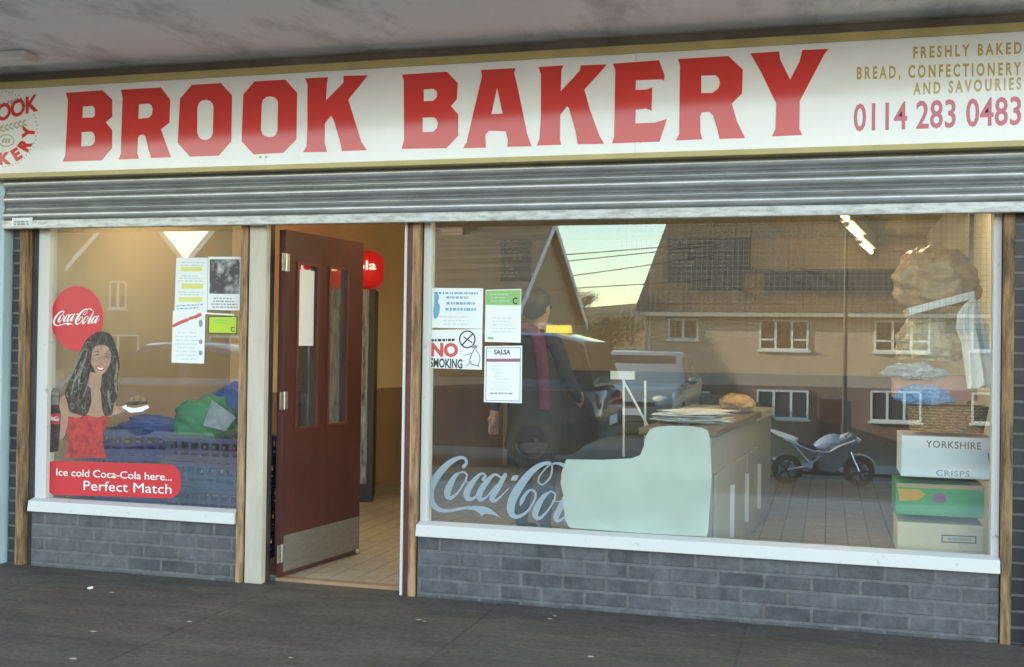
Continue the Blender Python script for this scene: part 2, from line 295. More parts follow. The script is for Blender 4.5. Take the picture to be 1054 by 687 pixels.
# ------------------------------------------------------------------ builders
def tag(o, label=None, cat=None, group=None, kind=None):
    if label: o['label'] = label
    if cat: o['category'] = cat
    if group: o['group'] = group
    if kind: o['kind'] = kind
    return o
def thing(name, label, cat, loc=(0,0,0), rz=0, group=None):
    o = bpy.data.objects.new(name, None); COL.objects.link(o); o.location = loc; o.rotation_euler = (0,0,rz)
    o.empty_display_size = .1
    return tag(o, label, cat, group)
class MB:
    def __init__(s): s.v = []; s.f = []; s.mi = []
    def add(s, vs, fs, mi=0):
        k = len(s.v); s.v += [Vector(v) for v in vs]; s.f += [tuple(i+k for i in f) for f in fs]; s.mi += [mi]*len(fs); return s
    def box(s, x0, x1, y0, y1, z0, z1, mi=0, mt=None):
        vs = [Vector((x,y,z)) for z in (z0,z1) for y in (y0,y1) for x in (x0,x1)]
        if mt: vs = [mt @ v for v in vs]
        return s.add(vs, [(0,2,3,1),(4,5,7,6),(0,1,5,4),(2,6,7,3),(0,4,6,2),(1,3,7,5)], mi)
    def tube(s, pts, r, n=8, caps=True, mi=0):
        pts = [Vector(p) for p in pts]; rr = r if isinstance(r, (list,tuple)) else [r]*len(pts)
        vs = []; fs = []; prev = None
        for i, p in enumerate(pts):
            t = (pts[min(i+1,len(pts)-1)]-pts[max(i-1,0)]).normalized()
            a = prev if prev is not None and abs(prev.dot(t)) < .95 else (Vector((0,0,1)) if abs(t.z) < .9 else Vector((1,0,0)))
            a = (a-t*a.dot(t)).normalized(); b = t.cross(a); prev = a
            for k in range(n):
                th = 2*math.pi*k/n; vs.append(p+(a*math.cos(th)+b*math.sin(th))*rr[i])
        for i in range(len(pts)-1):
            for k in range(n): fs.append((i*n+k, i*n+(k+1)%n, (i+1)*n+(k+1)%n, (i+1)*n+k))
        if caps: fs.append(tuple(range(n-1,-1,-1))); fs.append(tuple((len(pts)-1)*n+k for k in range(n)))
        return s.add(vs, fs, mi)
    def lathe(s, prof, c=(0,0,0), axis='z', n=24, mi=0):
        vs = []; fs = []; c = Vector(c)
        for r, h in prof:
            for k in range(n):
                th = 2*math.pi*k/n; a, b = r*math.cos(th), r*math.sin(th)
                vs.append(c+Vector({'z':(a,b,h),'y':(a,h,b),'x':(h,a,b)}[axis]))
        for i in range(len(prof)-1):
            for k in range(n): fs.append((i*n+k, i*n+(k+1)%n, (i+1)*n+(k+1)%n, (i+1)*n+k))
        return s.add(vs, fs, mi)
    def loft(s, secs, closed=True, caps=True, mi=0):
        n = len(secs[0]); vs = [v for q in secs for v in q]; fs = []
        for i in range(len(secs)-1):
            for k in range(n if closed else n-1): fs.append((i*n+k, i*n+(k+1)%n, (i+1)*n+(k+1)%n, (i+1)*n+k))
        if caps: fs.append(tuple(range(n-1,-1,-1))); fs.append(tuple((len(secs)-1)*n+k for k in range(n)))
        return s.add(vs, fs, mi)
    def prism(s, poly, axis, a, b, mi=0):
        """2D polygon extruded from a to b along axis; poly in the two other axes"""
        f = {'x': lambda p,t: (t,p[0],p[1]), 'y': lambda p,t: (p[0],t,p[1]), 'z': lambda p,t: (p[0],p[1],t)}[axis]
        n = len(poly); vs = [f(p,a) for p in poly]+[f(p,b) for p in poly]
        fs = [tuple(range(n)), tuple(range(2*n-1,n-1,-1))]+[(i,n+i,n+(i+1)%n,(i+1)%n) for i in range(n)]
        return s.add(vs, fs, mi)
    def ball(s, c, r, n=12, mi=0):
        rx, ry, rz = r if isinstance(r,(tuple,list)) else (r,r,r); vs = []; fs = []; c = Vector(c)
        for i in range(n+1):
            ph = math.pi*i/n
            for k in range(2*n):
                th = math.pi*k/n; vs.append(c+Vector((rx*math.sin(ph)*math.cos(th), ry*math.sin(ph)*math.sin(th), rz*math.cos(ph))))
        for i in range(n):
            for k in range(2*n): fs.append((i*2*n+k, (i+1)*2*n+k, (i+1)*2*n+(k+1)%(2*n), i*2*n+(k+1)%(2*n)))
        return s.add(vs, fs, mi)
    def move(s, mt): s.v = [mt @ v for v in s.v]; return s
    def build(s, name, mats, parent=None, smooth=False, bevel=0, world=None):
        me = bpy.data.meshes.new(name); me.from_pydata([tuple(v) for v in s.v], [], s.f)
        ms = mats if isinstance(mats, (list,tuple)) else [mats]
        for m in ms: me.materials.append(MT[m] if isinstance(m, str) else m)
        for p, mi in zip(me.polygons, s.mi): p.material_index = mi
        bm = bmesh.new(); bm.from_mesh(me)
        bmesh.ops.remove_doubles(bm, verts=bm.verts, dist=1e-5)
        bmesh.ops.recalc_face_normals(bm, faces=bm.faces)
        if bevel:
            es = [e for e in bm.edges if len(e.link_faces) == 2 and e.calc_face_angle(0) > .6]
            if es: bmesh.ops.bevel(bm, geom=es, offset=bevel, segments=2, profile=.7, affect='EDGES')
        if smooth:
            for f in bm.faces: f.smooth = True
            for e in bm.edges: e.smooth = not (len(e.link_faces) == 2 and e.calc_face_angle(0) > .75)
        bm.to_mesh(me); bm.free(); me.update()
        o = bpy.data.objects.new(name, me); COL.objects.link(o)
        if parent: o.parent = parent
        return o
def box(name, x0, x1, y0, y1, z0, z1, mt, parent=None, bevel=0): return MB().box(x0,x1,y0,y1,z0,z1).build(name, mt, parent, bevel=bevel)
def structure(o): o['kind'] = 'structure'; return o
def ground_at(root):
    """shift a thing's children so its Empty stands at its base: children given in world space"""
    for ch in root.children: ch.matrix_parent_inverse = root.matrix_basis.inverted()

def flat_mb(mb, loops, Y, t=.0006, px=True, mi=0):
    """polygon (outer loop, holes) on the plane y = Y, front face at Y - t"""
    P = [[(W(x, y, Y) if px else Vector((x, Y, y))) for x, y in lp] for lp in loops]
    tr = tessellate_polygon([[Vector((v.x, v.z, 0)) for v in lp] for lp in P])
    vs = [Vector((v.x, Y-t, v.z)) for lp in P for v in lp]; n = len(vs)
    vs += [Vector((v.x, Y, v.z)) for lp in P for v in lp]
    fs = [tuple(q) for q in tr]; k = 0
    for lp in P:
        m_ = len(lp)
        for i in range(m_): fs.append((k+i, k+(i+1)%m_, n+k+(i+1)%m_, n+k+i))
        k += m_
    return mb.add(vs, fs, mi)
def flat(name, loops, Y, m, parent=None, t=.0006, px=True): return flat_mb(MB(), loops, Y, t, px).build(name, m, parent)
def quad(x0, y0, x1, y1): return [(x0,y0),(x1,y0),(x1,y1),(x0,y1)]
def rr(x0, y0, x1, y1, r, n=6, slope=0.0):
    out = []
    for cx, cy, a in ((x1-r,y0+r,-90),(x1-r,y1-r,0),(x0+r,y1-r,90),(x0+r,y0+r,180)):
        for k in range(n+1):
            th = R(a+90*k/n); out.append((cx+r*math.cos(th), cy+r*math.sin(th)+slope*(cx+r*math.cos(th)-x0)))
    return out
def ell(cx, cy, rx, ry, n=40, rot=0): 
    c, s = math.cos(R(rot)), math.sin(R(rot))
    return [(cx+rx*math.cos(2*math.pi*k/n)*c-ry*math.sin(2*math.pi*k/n)*s, cy+rx*math.cos(2*math.pi*k/n)*s+ry*math.sin(2*math.pi*k/n)*c) for k in range(n)]

_font_cache = {}
def glyphs(s, bold=0.0, spacing=1.0):
    """text as flat triangles: (verts2d, faces), normalised so that capital height = 1"""
    key = (s, bold, spacing)
    if key in _font_cache: return _font_cache[key]
    def raw(t):
        cu = bpy.data.curves.new('lettering', 'FONT'); cu.body = t; cu.offset = bold; cu.space_character = spacing; cu.resolution_u = 3
        o = bpy.data.objects.new('lettering', cu); COL.objects.link(o); bpy.context.view_layer.update()
        me = bpy.data.meshes.new_from_object(o.evaluated_get(bpy.context.evaluated_depsgraph_get()))
        vs = [(v.co.x, v.co.y) for v in me.vertices]; fs = [tuple(p.vertices) for p in me.polygons]
        bpy.data.objects.remove(o); bpy.data.curves.remove(cu); bpy.data.meshes.remove(me)
        return vs, fs
    if '_h' not in _font_cache:
        v, _ = raw('H'); _font_cache['_h'] = max(p[1] for p in v)
    vs, fs = raw(s); h = _font_cache['_h']
    vs = [(x/h, y/h) for x, y in vs]
    _font_cache[key] = (vs, fs); return vs, fs
def text_mb(mb, s, pl, pr, hpx, Y, bold=0.0, spacing=1.0, lift=.0008, mi=0):
    """s set from photo point pl (baseline, left end) to pr (baseline, right end), capital height hpx"""
    vs, fs = glyphs(s, bold, spacing)
    a, b = W(*pl, Y), W(*pr, Y); top = W(pl[0], pl[1]-hpx, Y)
    x0 = min(v[0] for v in vs); x1 = max(v[0] for v in vs)
    ex = (b-a)/(x1-x0); ez = (top-a); ez = Vector((0,0,ez.z))
    ex = Vector((ex.x, 0, ex.z))
    return mb.add([a+ex*(x-x0)+ez*y+Vector((0,-lift,0)) for x, y in vs], fs, mi)
def text(name, s, pl, pr, hpx, Y, m, parent=None, bold=0.0, spacing=1.0, lift=.0008): return text_mb(MB(), s, pl, pr, hpx, Y, bold, spacing, lift).build(name, m, parent)
def textlines(mb, x0, y0, x1, y1, n, h, Y, slope=.03, lift=.0008, seed=0, mi=0, ragged=.3):
    """rows of small dashes that stand for print too small to read"""
    rnd = random.Random(seed)
    for i in range(n):
        y = y0+(y1-y0)*(i+.5)/n; xe = x1-(x1-x0)*ragged*rnd.random(); x = x0+(x1-x0)*ragged*.4*rnd.random()
        while x < xe:
            w = rnd.uniform(1.2, 4.5); e = min(x+w, xe)
            flat_mb(mb, [[(x, y+slope*(x-x0)), (e, y+slope*(e-x0)), (e, y+h+slope*(e-x0)), (x, y+h+slope*(x-x0))]], Y-lift, .0002, mi=mi)
            x = e+rnd.uniform(.6, 1.3)
    return mb

def spline(pts, n=8):
    out = []
    for i in range(len(pts)-1):
        p0, p1, p2, p3 = pts[max(i-1,0)], pts[i], pts[i+1], pts[min(i+2,len(pts)-1)]
        for k in range(n):
            t = k/n
            out.append(tuple(.5*((2*b)+(-a+c)*t+(2*a-5*b+4*c-d)*t*t+(-a+3*b-3*c+d)*t**3) for a, b, c, d in zip(p0,p1,p2,p3)))
    out.append(tuple(pts[-1])); return out
def stroke_mb(mb, pts, f, Y, lift, mi=0):
    """a brush stroke: pts are (x, y, width) in the drawing's own units, f maps drawing units to photo pixels"""
    q = spline(pts); L_ = []; R_ = []
    for i, (x, y, w) in enumerate(q):
        a, b = q[max(i-1,0)], q[min(i+1,len(q)-1)]; dx, dy = b[0]-a[0], b[1]-a[1]; l = math.hypot(dx,dy) or 1
        nx, ny = -dy/l*w/2, dx/l*w/2
        L_.append((x+nx,y+ny)); R_.append((x-nx,y-ny))
    vs = []; fs = []
    for a, b in zip(L_, R_):
        for p in (a, b):
            v = W(*f(*p), Y); v.y = Y-lift; vs.append(v)
    for i in range(len(q)-1): fs.append((2*i,2*i+1,2*i+3,2*i+2))
    # round ends
    for (x, y, w) in (q[0], q[-1]):
        k = len(vs); n = 10
        for j in range(n):
            v = W(*f(x+w/2*math.cos(2*math.pi*j/n), y+w/2*math.sin(2*math.pi*j/n)), Y); v.y = Y-lift-.00005; vs.append(v)
        fs.append(tuple(range(k, k+n)))
    return mb.add(vs, fs, mi)

SCRIPT_A = [(395-0,0)]
A_BOWL = [(530,195,14),(490,178,16),(440,225,34),(395,295,40),(400,335,30),(440,320,14),(500,245,10)]
A_STEM = [(558,180,26),(512,265,34),(474,325,34),(490,346,22),(530,318,10),(582,265,6)]
SCRIPT = [
 [(292,128,22),(312,100,18),(298,74,18),(262,72,24),(200,105,36),(130,180,46),(86,260,48),(80,320,46),(100,372,38),(142,403,28),(200,408,20),(270,396,18),(330,386,20)],
 [(270,166,12),(235,192,28),(197,265,44),(190,312,38),(215,325,24),(258,290,14),(300,225,12),(314,182,12),(292,162,12),(268,170,12)],
 [(300,218,8),(330,226,7),(360,206,7)],
 [(418,208,22),(432,184,16),(405,172,14),(358,218,32),(315,288,42),(320,328,34),(355,330,18),(400,288,10),(430,240,7)],
 A_BOWL, A_STEM,
 [(860,112,12),(800,110,26),(720,165,42),(640,270,54),(596,368,54),(602,430,38),(640,446,24),(700,412,16),(745,340,13),(750,292,13),(720,276,14),(690,302,20),(665,345,26),(655,374,8)],
 [(790,108,18),(840,100,12),(858,130,11),(845,195,11),(800,240,10),(770,225,10),(782,182,9),(830,126,9),(880,106,13),(930,118,24),(965,150,20)],
 [(842,290,12),(800,322,30),(757,400,42),(752,442,34),(780,455,22),(832,405,13),(872,340,13),(877,302,12),(850,285,11),(836,296,10)],
 [(860,345,8),(900,350,7),(935,330,8)],
 [(985,170,12),(1000,205,16),(960,290,32),(905,400,38),(882,455,34),(905,472,18),(950,436,9)],
 [(x+560,y+135,w) for x,y,w in A_BOWL], [(x+560,y+135,w) for x,y,w in A_STEM]]
SWASH = [(300,394),(360,377),(420,379),(455,392),(495,420),(532,455),(490,438),(455,428),(428,428),(404,444),(394,424),(365,408),(330,400)]
HYPHEN = [(608,182),(646,182),(631,216),(593,216)]
def script_logo(name, f, Y, m, parent=None, lift=.001):
    mb = MB()
    for i, s in enumerate(SCRIPT): stroke_mb(mb, s, f, Y, lift+.00012*i)
    flat_mb(mb, [[f(*p) for p in SWASH]], Y-lift-.0017, .0001); flat_mb(mb, [[f(*p) for p in HYPHEN]], Y-lift, .0001)
    return mb.build(name, m, parent)

# ================================================================== SETTING: ground
def sm(a, b, x): t = max(0, min(1, (x-a)/(b-a))); return t*t*(3-2*t)
def terrain_z(x, y):
    Y = -y
    if Y < 4.9: return -.2
    low = -.108*(Y-4.9) if Y < 18.8 else -1.5
    z = -.2+low*sm(-2.7, -.9, x)-.06*sm(12, 20, Y)-.5*sm(24, 34, Y)*sm(-7, -1, x)
    z += 11*sm(60, 210, Y)*(.75+.25*math.sin(x*.02+1))
    z += noise.noise(Vector((x*.05, y*.05, 0)))*.9*sm(45, 120, Y)
    return z
def terrain():
    xs = sorted(set([-1800,-900,-500,-300,-200,-140,-100]+list(range(-80,81,4))+[i*.5 for i in range(-20,12)]+[100,140,200,300,500,900,1800]))
    ys = [60,14,8]+[-i*.7 for i in range(0,70)]+[-50-i*5 for i in range(0,36)]+[-260,-400,-800,-1600,-2500]
    vs = [(x,y,terrain_z(x,y)) for y in ys for x in xs]; n = len(xs)
    fs = [(j*n+i, j*n+i+1, (j+1)*n+i+1, (j+1)*n+i) for j in range(len(ys)-1) for i in range(n-1)]
    mb = MB()
    for f in fs:
        c = sum((vs[k][1] for k in f))/4
        mb.f.append(f); mb.mi.append(1 if c < -48 else 0)
    mb.v = [Vector(v) for v in vs]
    return structure(mb.build('terrain', ['verge','field'], smooth=True))
terrain()
structure(box('pavement', -40, 40, -2.4, .10, -.3, 0, 'pave'))
structure(box('forecourt', -40, 40, -4.7, -2.403, -.3, -.001, 'flags'))  # pale flags put in to bounce light up to the soffit
structure(box('kerb', -40, 40, -4.83, -4.703, -.3, .004, 'kerb', bevel=.012))
# far kerb and lay-by, where the motorcycle is parked, following the slope
def strip(name, ya, yb, x0, x1, lift, mt, m_=2):
    n = 120; vs = []; fs = []
    for i in range(n+1):
        x = x0+(x1-x0)*i/n
        for k in range(m_+1): y = ya+(yb-ya)*k/m_; vs.append((x, y, terrain_z(x, y)+lift))
    for i in range(n):
        for k in range(m_): fs.append((i*(m_+1)+k,(i+1)*(m_+1)+k,(i+1)*(m_+1)+k+1,i*(m_+1)+k+1))
    return structure(MB().add(vs, fs).build(name, mt, smooth=True))
strip('road', -4.84, -14.5, -40, 30, .03, 'asphalt', 14)
strip('footpath', -22.5, -24.5, -.8, 30, .12, 'kerb')
strip('road', -14.52, -22.48, -40, 30, .03, 'asphalt', 10)

# ================================================================== SHOP BUILDING
shop = thing('shop_building', 'shop unit with blue grey brick stall risers, white windows and open doorway under a canopy', 'shop building', (-2, 0, 0))
XW = [W(p, 400, 0).x for p in (35, 246, 257, 275, 417, 424, 432, 441, 1030, 1042)]
xl0, xl1 = -4.545, -3.181      # display window beside the door, outer edges of its frame
xr0, xr1 = -2.098, .781        # large window
SILL = .3255
riser = MB().box(xl0+.004, xl1, 0, .11, -.02, SILL).build('stall_riser', 'brick_dark', shop)
riser2 = MB().box(xr0, xr1-.002, 0, .11, -.02, SILL).build('stall_riser', 'brick_dark', shop)
# posts, and dark strips that paint the shade of the gaps
def post(name, x0, x1, y0, y1, mt, z0=0, z1=2.30, bevel=.003): return box(name, x0, x1, y0, y1, z0, z1, mt, shop, bevel)
post('dark_strip', -4.725, -4.652, .02, .11, 'brick_side')
post('timber_strip', -4.650, -4.597, -.012, .11, 'timber2')
post('dark_strip', -4.595, -4.549, .03, .11, 'dark_gap')
post('timber_strip', -3.179, -3.137, -.012, .11, 'timber')
post('door_post', -3.126, -3.022, -.004, .045, 'cream_paint')
post('dark_strip', -3.135, -3.127, .03, .11, 'dark_gap')
post('door_jamb', -3.10, -3.034, .047, .12, 'dark_gap')
post('door_jamb', -2.198, -2.184, -.005, .12, 'white_paint')
post('door_jamb', -2.182, -2.151, .005, .12, 'maroon')
post('timber_strip', -2.149, -2.108, -.012, .11, 'timber')
post('dark_strip', -2.106, -2.100, .03, .11, 'dark_gap')
post('timber_strip', .785, .832, -.012, .11, 'timber2')
post('dark_strip', .834, .900, .02, .11, 'brick_side')
box('door_header', -2.983, -2.2, .03, .12, 2.03, 2.30, 'maroon', shop)
box('threshold', -2.990, -2.20, .10, .16, -.02, .019, 'dado', shop)
def window(x0, x1, fw, sillx0, sillx1):
    mb = MB(); z0, z1 = .392, 2.30
    mb.box(x0, x0+fw[0], .025, .10, z0, z1); mb.box(x1-fw[1], x1, .025, .10, z0, z1)
    mb.box(x0+fw[0], x1-fw[1], .03, .10, 2.22, z1)
    w = mb.build('window', 'white_paint', shop, bevel=.004)
    b = MB().prism([(-.032,SILL+.001),(.105,SILL+.001),(.105,.392),(.03,.402),(-.022,.388)], 'x', sillx0, sillx1).build('sill', 'white_paint', w, bevel=.004)
    g = MB(); x0 += fw[0]-.002; x1 -= fw[1]-.002
    g.add([(x0,GY,.39),(x1,GY,.39),(x1,GY,2.23),(x0,GY,2.23)], [(0,1,2,3)], 0)
    g.add([(x0,GY+.006,.39),(x1,GY+.006,.39),(x1,GY+.006,2.23),(x0,GY+.006,2.23)], [(3,2,1,0)], 1)
    g.build('pane', ['win_glass','clear'], w)
    return w
window(xl0, xl1, (.076,.012), xl0-.006, xl1-.002)
window(xr0, xr1, (.040,.035), xr0-.004, xr1)
# walls above and beside, canopy
box('lintel_wall', -4.9, 1.0, .0, .22, 2.302, 2.96, 'brick_side', shop)
CE = [(14,1.45),(1.9,1.52),(1.15,1.60),(-6.3,2.46),(-9,2.72),(-30,2.8)]
MB().prism([(14,0),(-30,0)]+[(x,-d) for x, d in CE[::-1]], 'z', 2.925, 3.16).build('canopy', 'concrete', shop)
MB().prism([(x,-d-.003) for x, d in CE]+[(x,-d-.06) for x, d in CE[::-1]], 'z', 2.915, 3.22).build('canopy_fascia', 'concrete_edge', shop)
box('upper_wall', -30, 14, .002, .25, 2.962, 4.6, 'brick_wall', shop)  # unseen body above the canopy, shaped to block the sun
box('roof', -30, 14, -.1, 9, 4.603, 4.8, 'concrete_edge', shop)
box('back_wall', -30, 14, 8.7, 9, -.2, 4.6, 'brick_wall', shop)
box('end_wall', -30.3, -30.003, 0, 9, -.2, 4.6, 'brick_wall', shop)
box('end_wall', 14.003, 14.3, 0, 9, -.2, 4.6, 'brick_wall', shop)
# neighbouring fronts just out of the picture
box('neighbour_front', -29.99, -4.95, .02, .2, 0, 2.96, 'brick_side', shop)
box('neighbour_front', 1.06, 13.99, .02, .2, 0, 2.96, 'brick_side', shop)
np_ = box('neighbour_frame', -4.94, -4.732, -.05, .12, 0, 2.34, 'blue_pipe', shop, .01)
box('neighbour_frame', .906, 1.05, -.05, .12, 0, 2.34, 'blue_pipe', shop, .01)
# interior shell
iw = MB()
iw.box(-4.75, -4.62, .12, 2.4, 0, 2.5, 0)
iw.build('side_wall', 'wall_tan2', shop)
MB().add([(-4.62,2.4,0),(-3.45,6.4,0),(-3.45,6.4,2.5),(-4.62,2.4,2.5),(-4.75,2.4,0),(-3.58,6.5,0),(-3.58,6.5,2.5),(-4.75,2.4,2.5)],
  [(0,1,2,3),(7,6,5,4),(0,4,5,1),(3,2,6,7),(0,3,7,4),(1,5,6,2)]).build('partition_wall', 'wall_tan', shop)
d = Vector((1.17,4.0,0)).normalized(); nrm = Vector((d.y,-d.x,0))
p0, p1 = Vector((-4.62,2.4,0))+nrm*.004, Vector((-3.45,6.4,0))+nrm*.004
dv = [p0, p1, p1+Vector((0,0,.92)), p0+Vector((0,0,.92))]
MB().add(dv+[v+nrm*.015 for v in dv], [(0,1,2,3),(4,5,6,7),(0,1,5,4),(2,3,7,6),(0,3,7,4),(1,2,6,5)]).build('dado', 'dado', shop)
box('rear_wall', -3.5, 1.1, 6.3, 6.42, 0, 2.5, 'wall_tan', shop)
box('side_wall', .93, 1.06, .23, 6.3, 0, 2.5, 'wall_pale', shop)
MB().box(-3.4,.925,6.272,6.298,.02,1.08).build('dado', 'pelmet', shop)  # dark board added to dim the rear wall behind the reflections
structure(box('ceiling', -4.8, 1.1, .23, 6.5, 2.5, 2.6, 'ceiling'))
structure(box('floor', -4.8, 1.1, .162, 6.5, -.1, .018, 'tile_floor'))

# door, open inwards
hx, hy = -2.996, .10
dr = bpy.data.objects.new('door', None); COL.objects.link(dr); dr.parent = shop; dr.location = (hx+2, hy, 0); dr.rotation_euler = (0,0,R(82.1))
DW, DT = .835, .045
def door_u(px):   # where a photo column meets the door leaf, as distance from the hinge
    a = R(82.1); dd = ray(px, 400); ux, uy = math.cos(a), math.sin(a)
    # (hx+u ux, hy+u uy) on the line (t dx, t dy - DIST)
    k = dd.x/dd.y; return (k*(hy+DIST)-hx)/(ux-k*uy)
u = [door_u(p) for p in (297,318,331,349)]
u = [max(.12,u[0]), u[1], u[2], min(.70,u[3])]
ZG0, ZG1, ZT = .86, 1.80, 1.985
mb = MB(); y0, y1 = -DT, 0
mb.box(0, u[0], y0, y1, .03, ZT); mb.box(u[3], DW, y0, y1, .03, ZT); mb.box(u[1], u[2], y0, y1, ZG0, ZG1)
mb.box(u[0], u[3], y0, y1, .03, ZG0); mb.box(u[0], u[3], y0, y1, ZG1, ZT)
leaf = mb.build('door_leaf', 'door_red', dr)
for a, b in ((u[0],u[1]),(u[2],u[3])):
    f = MB()
    for q in ((a-.014,a+.004,ZG0-.012,ZG1+.012),(b-.004,b+.014,ZG0-.012,ZG1+.012)): f.box(q[0],q[1],-DT-.010,-DT-.001,q[2],q[3])
    f.box(a+.004,b-.004,-DT-.010,-DT-.001,ZG0-.012,ZG0+.004); f.box(a+.004,b-.004,-DT-.010,-DT-.001,ZG1-.004,ZG1+.012)
    f.build('glazing_bead', 'maroon', dr)
    g = MB(); g.add([(a,-.028,ZG0),(b,-.028,ZG0),(b,-.028,ZG1),(a,-.028,ZG1)], [(0,1,2,3)], 0); g.add([(a,-.020,ZG0),(b,-.020,ZG0),(b,-.020,ZG1),(a,-.020,ZG1)], [(3,2,1,0)], 1)
    g.build('pane', ['door_glass','clear_door'], dr)
MB().box(.02, DW-.01, -DT-.003, -DT-.0005, .05, .255).build('kick_plate', 'steel', dr)
for z in (.16, 1.02, 1.80):
    h = MB(); h.tube([(-.008,-DT-.008,z-.05),(-.008,-DT-.008,z+.05)], .008, 10); h.box(.001,.035,-DT-.003,-DT-.0008,z-.05,z+.05); h.box(-.05,-.016,-DT-.012,-DT-.009,z-.05,z+.05)
    h.build('hinge', 'hinge', dr)
MB().ball((DW-.035,-DT-.012,.04),(.02,.014,.014),8).build('door_stop', 'hinge', dr)
nb = MB(); nb.box(u[0]+.02, u[1]-.01, -.0325, -.0315, ZG1-.47, ZG1-.03)
notice = nb.build('notice', 'paper'); notice.matrix_world = Matrix.Translation((hx,hy,0)) @ Matrix.Rotation(R(82.1),4,'Z')
tag(notice, 'long white paper notice taped inside the glass of the red door', 'notice')

# wall vent in the tan partition
vx = W(379,244,4.9); vb = MB()
q = Matrix.Translation((vx.x,4.86,vx.z)) @ Matrix.Rotation(math.atan2(4,1.17),4,'Z')
for k in range(3): vb.box(-.12,.12,-.03,-.012,-.02+.014*k,-.012+.014*k,0,q)
vb.box(-.13,.13,-.012,.05,-.03,.03,0,q)
tag(vb.build('wall_vent','dado'), 'small dark slotted vent high on the tan partition wall beyond the door', 'vent')

# ------------------------------------------------------------------ shutter
sh = thing('roller_shutter', 'rolled up galvanised steel shutter with a pale bottom bar, below the sign', 'shutter', (-2,-.05,2.0))
pitch = .094; N = 4; zz = 2.040; pts = []
for q in range(N):
    for k in range(17):
        t = k/16; pts.append((-.050-.024*math.sin(math.pi*t)**.8, zz+pitch*t*.80))
    for k in range(5):
        t = k/4; pts.append((-.050-.007*math.sin(math.pi*t), zz+pitch*(.82+.14*t)))
    pts.append((-.046, zz+pitch*.98)); zz += pitch
XL, XR = -4.722, .93
mb = MB(); n = len(pts); nx = 24
vs = [(XL+(XR-XL)*i/nx, y+.0012*math.sin(i*1.7), z) for i in range(nx+1) for y, z in pts]
fs = [(i*n+k,(i+1)*n+k,(i+1)*n+k+1,i*n+k+1) for i in range(nx) for k in range(n-1)]
mb.add(vs, fs); o = mb.build('slat_curtain', 'galv', sh, smooth=True)
o2 = MB().box(XL+.004, XR-.004, -.085, -.035, 1.996, 2.046).build('bottom_bar', 'galv_bar', sh, bevel=.006)
lb = flat('label', [[(12.5,224.5),(34,224),(31.5,232.5),(12,233)]], -.0858, 'paper', sh, .0004)
textlines(MB(), 14, 226.5, 31, 231.5, 2, 1.6, -.0863, slope=-.02, ragged=.1).build('print', 'ink', lb)
for ch in sh.children: ch.matrix_parent_inverse = sh.matrix_basis.inverted()
for ch in shop.children:
    if ch is not dr: ch.matrix_parent_inverse = shop.matrix_basis.inverted()

# ------------------------------------------------------------------ sign
SY = -.145
sign = thing('shop_sign', 'long glossy white shop sign with big red lettering, gold border and phone number', 'shop sign', (-2, SY, 2.3))
zb, zt = 2.326, 2.872
zb = W(528,167.5,SY).z; zt = W(528,54.5,SY).z
XS0, XS1 = -5.25, 1.02
pb = MB()
jx = [W(274,120,SY).x, W(654,120,SY).x]
ed = [XS0, jx[0], jx[1], XS1]
for a, b in zip(ed, ed[1:]): pb.box(a+.0008, b-.0008, SY, -.02, zb+.028, zt-.040)
pb.build('panel', 'sign_white', sign)
bb = MB(); bb.box(XS0, XS1, SY-.012, -.02, zb, zb+.0275); bb.box(XS0, XS1, SY-.012, -.02, zt-.0395, zt)
bb.build('border', 'sign_edge', sign, bevel=.003)
box('sign_back', XS0, XS1, -.02, -.002, zb+.01, 2.924, 'concrete_edge', sign)  # greyer than the soffit, painting the shadow strip above the sign
def c2(ox, oy): return lambda pts: [(ox+x/5.7235, oy+y/5.7235) for x, y in pts]
L2, L3, L4, L5, L6 = c2(60,60), c2(220,60), c2(400,50), c2(540,40), c2(700,30)
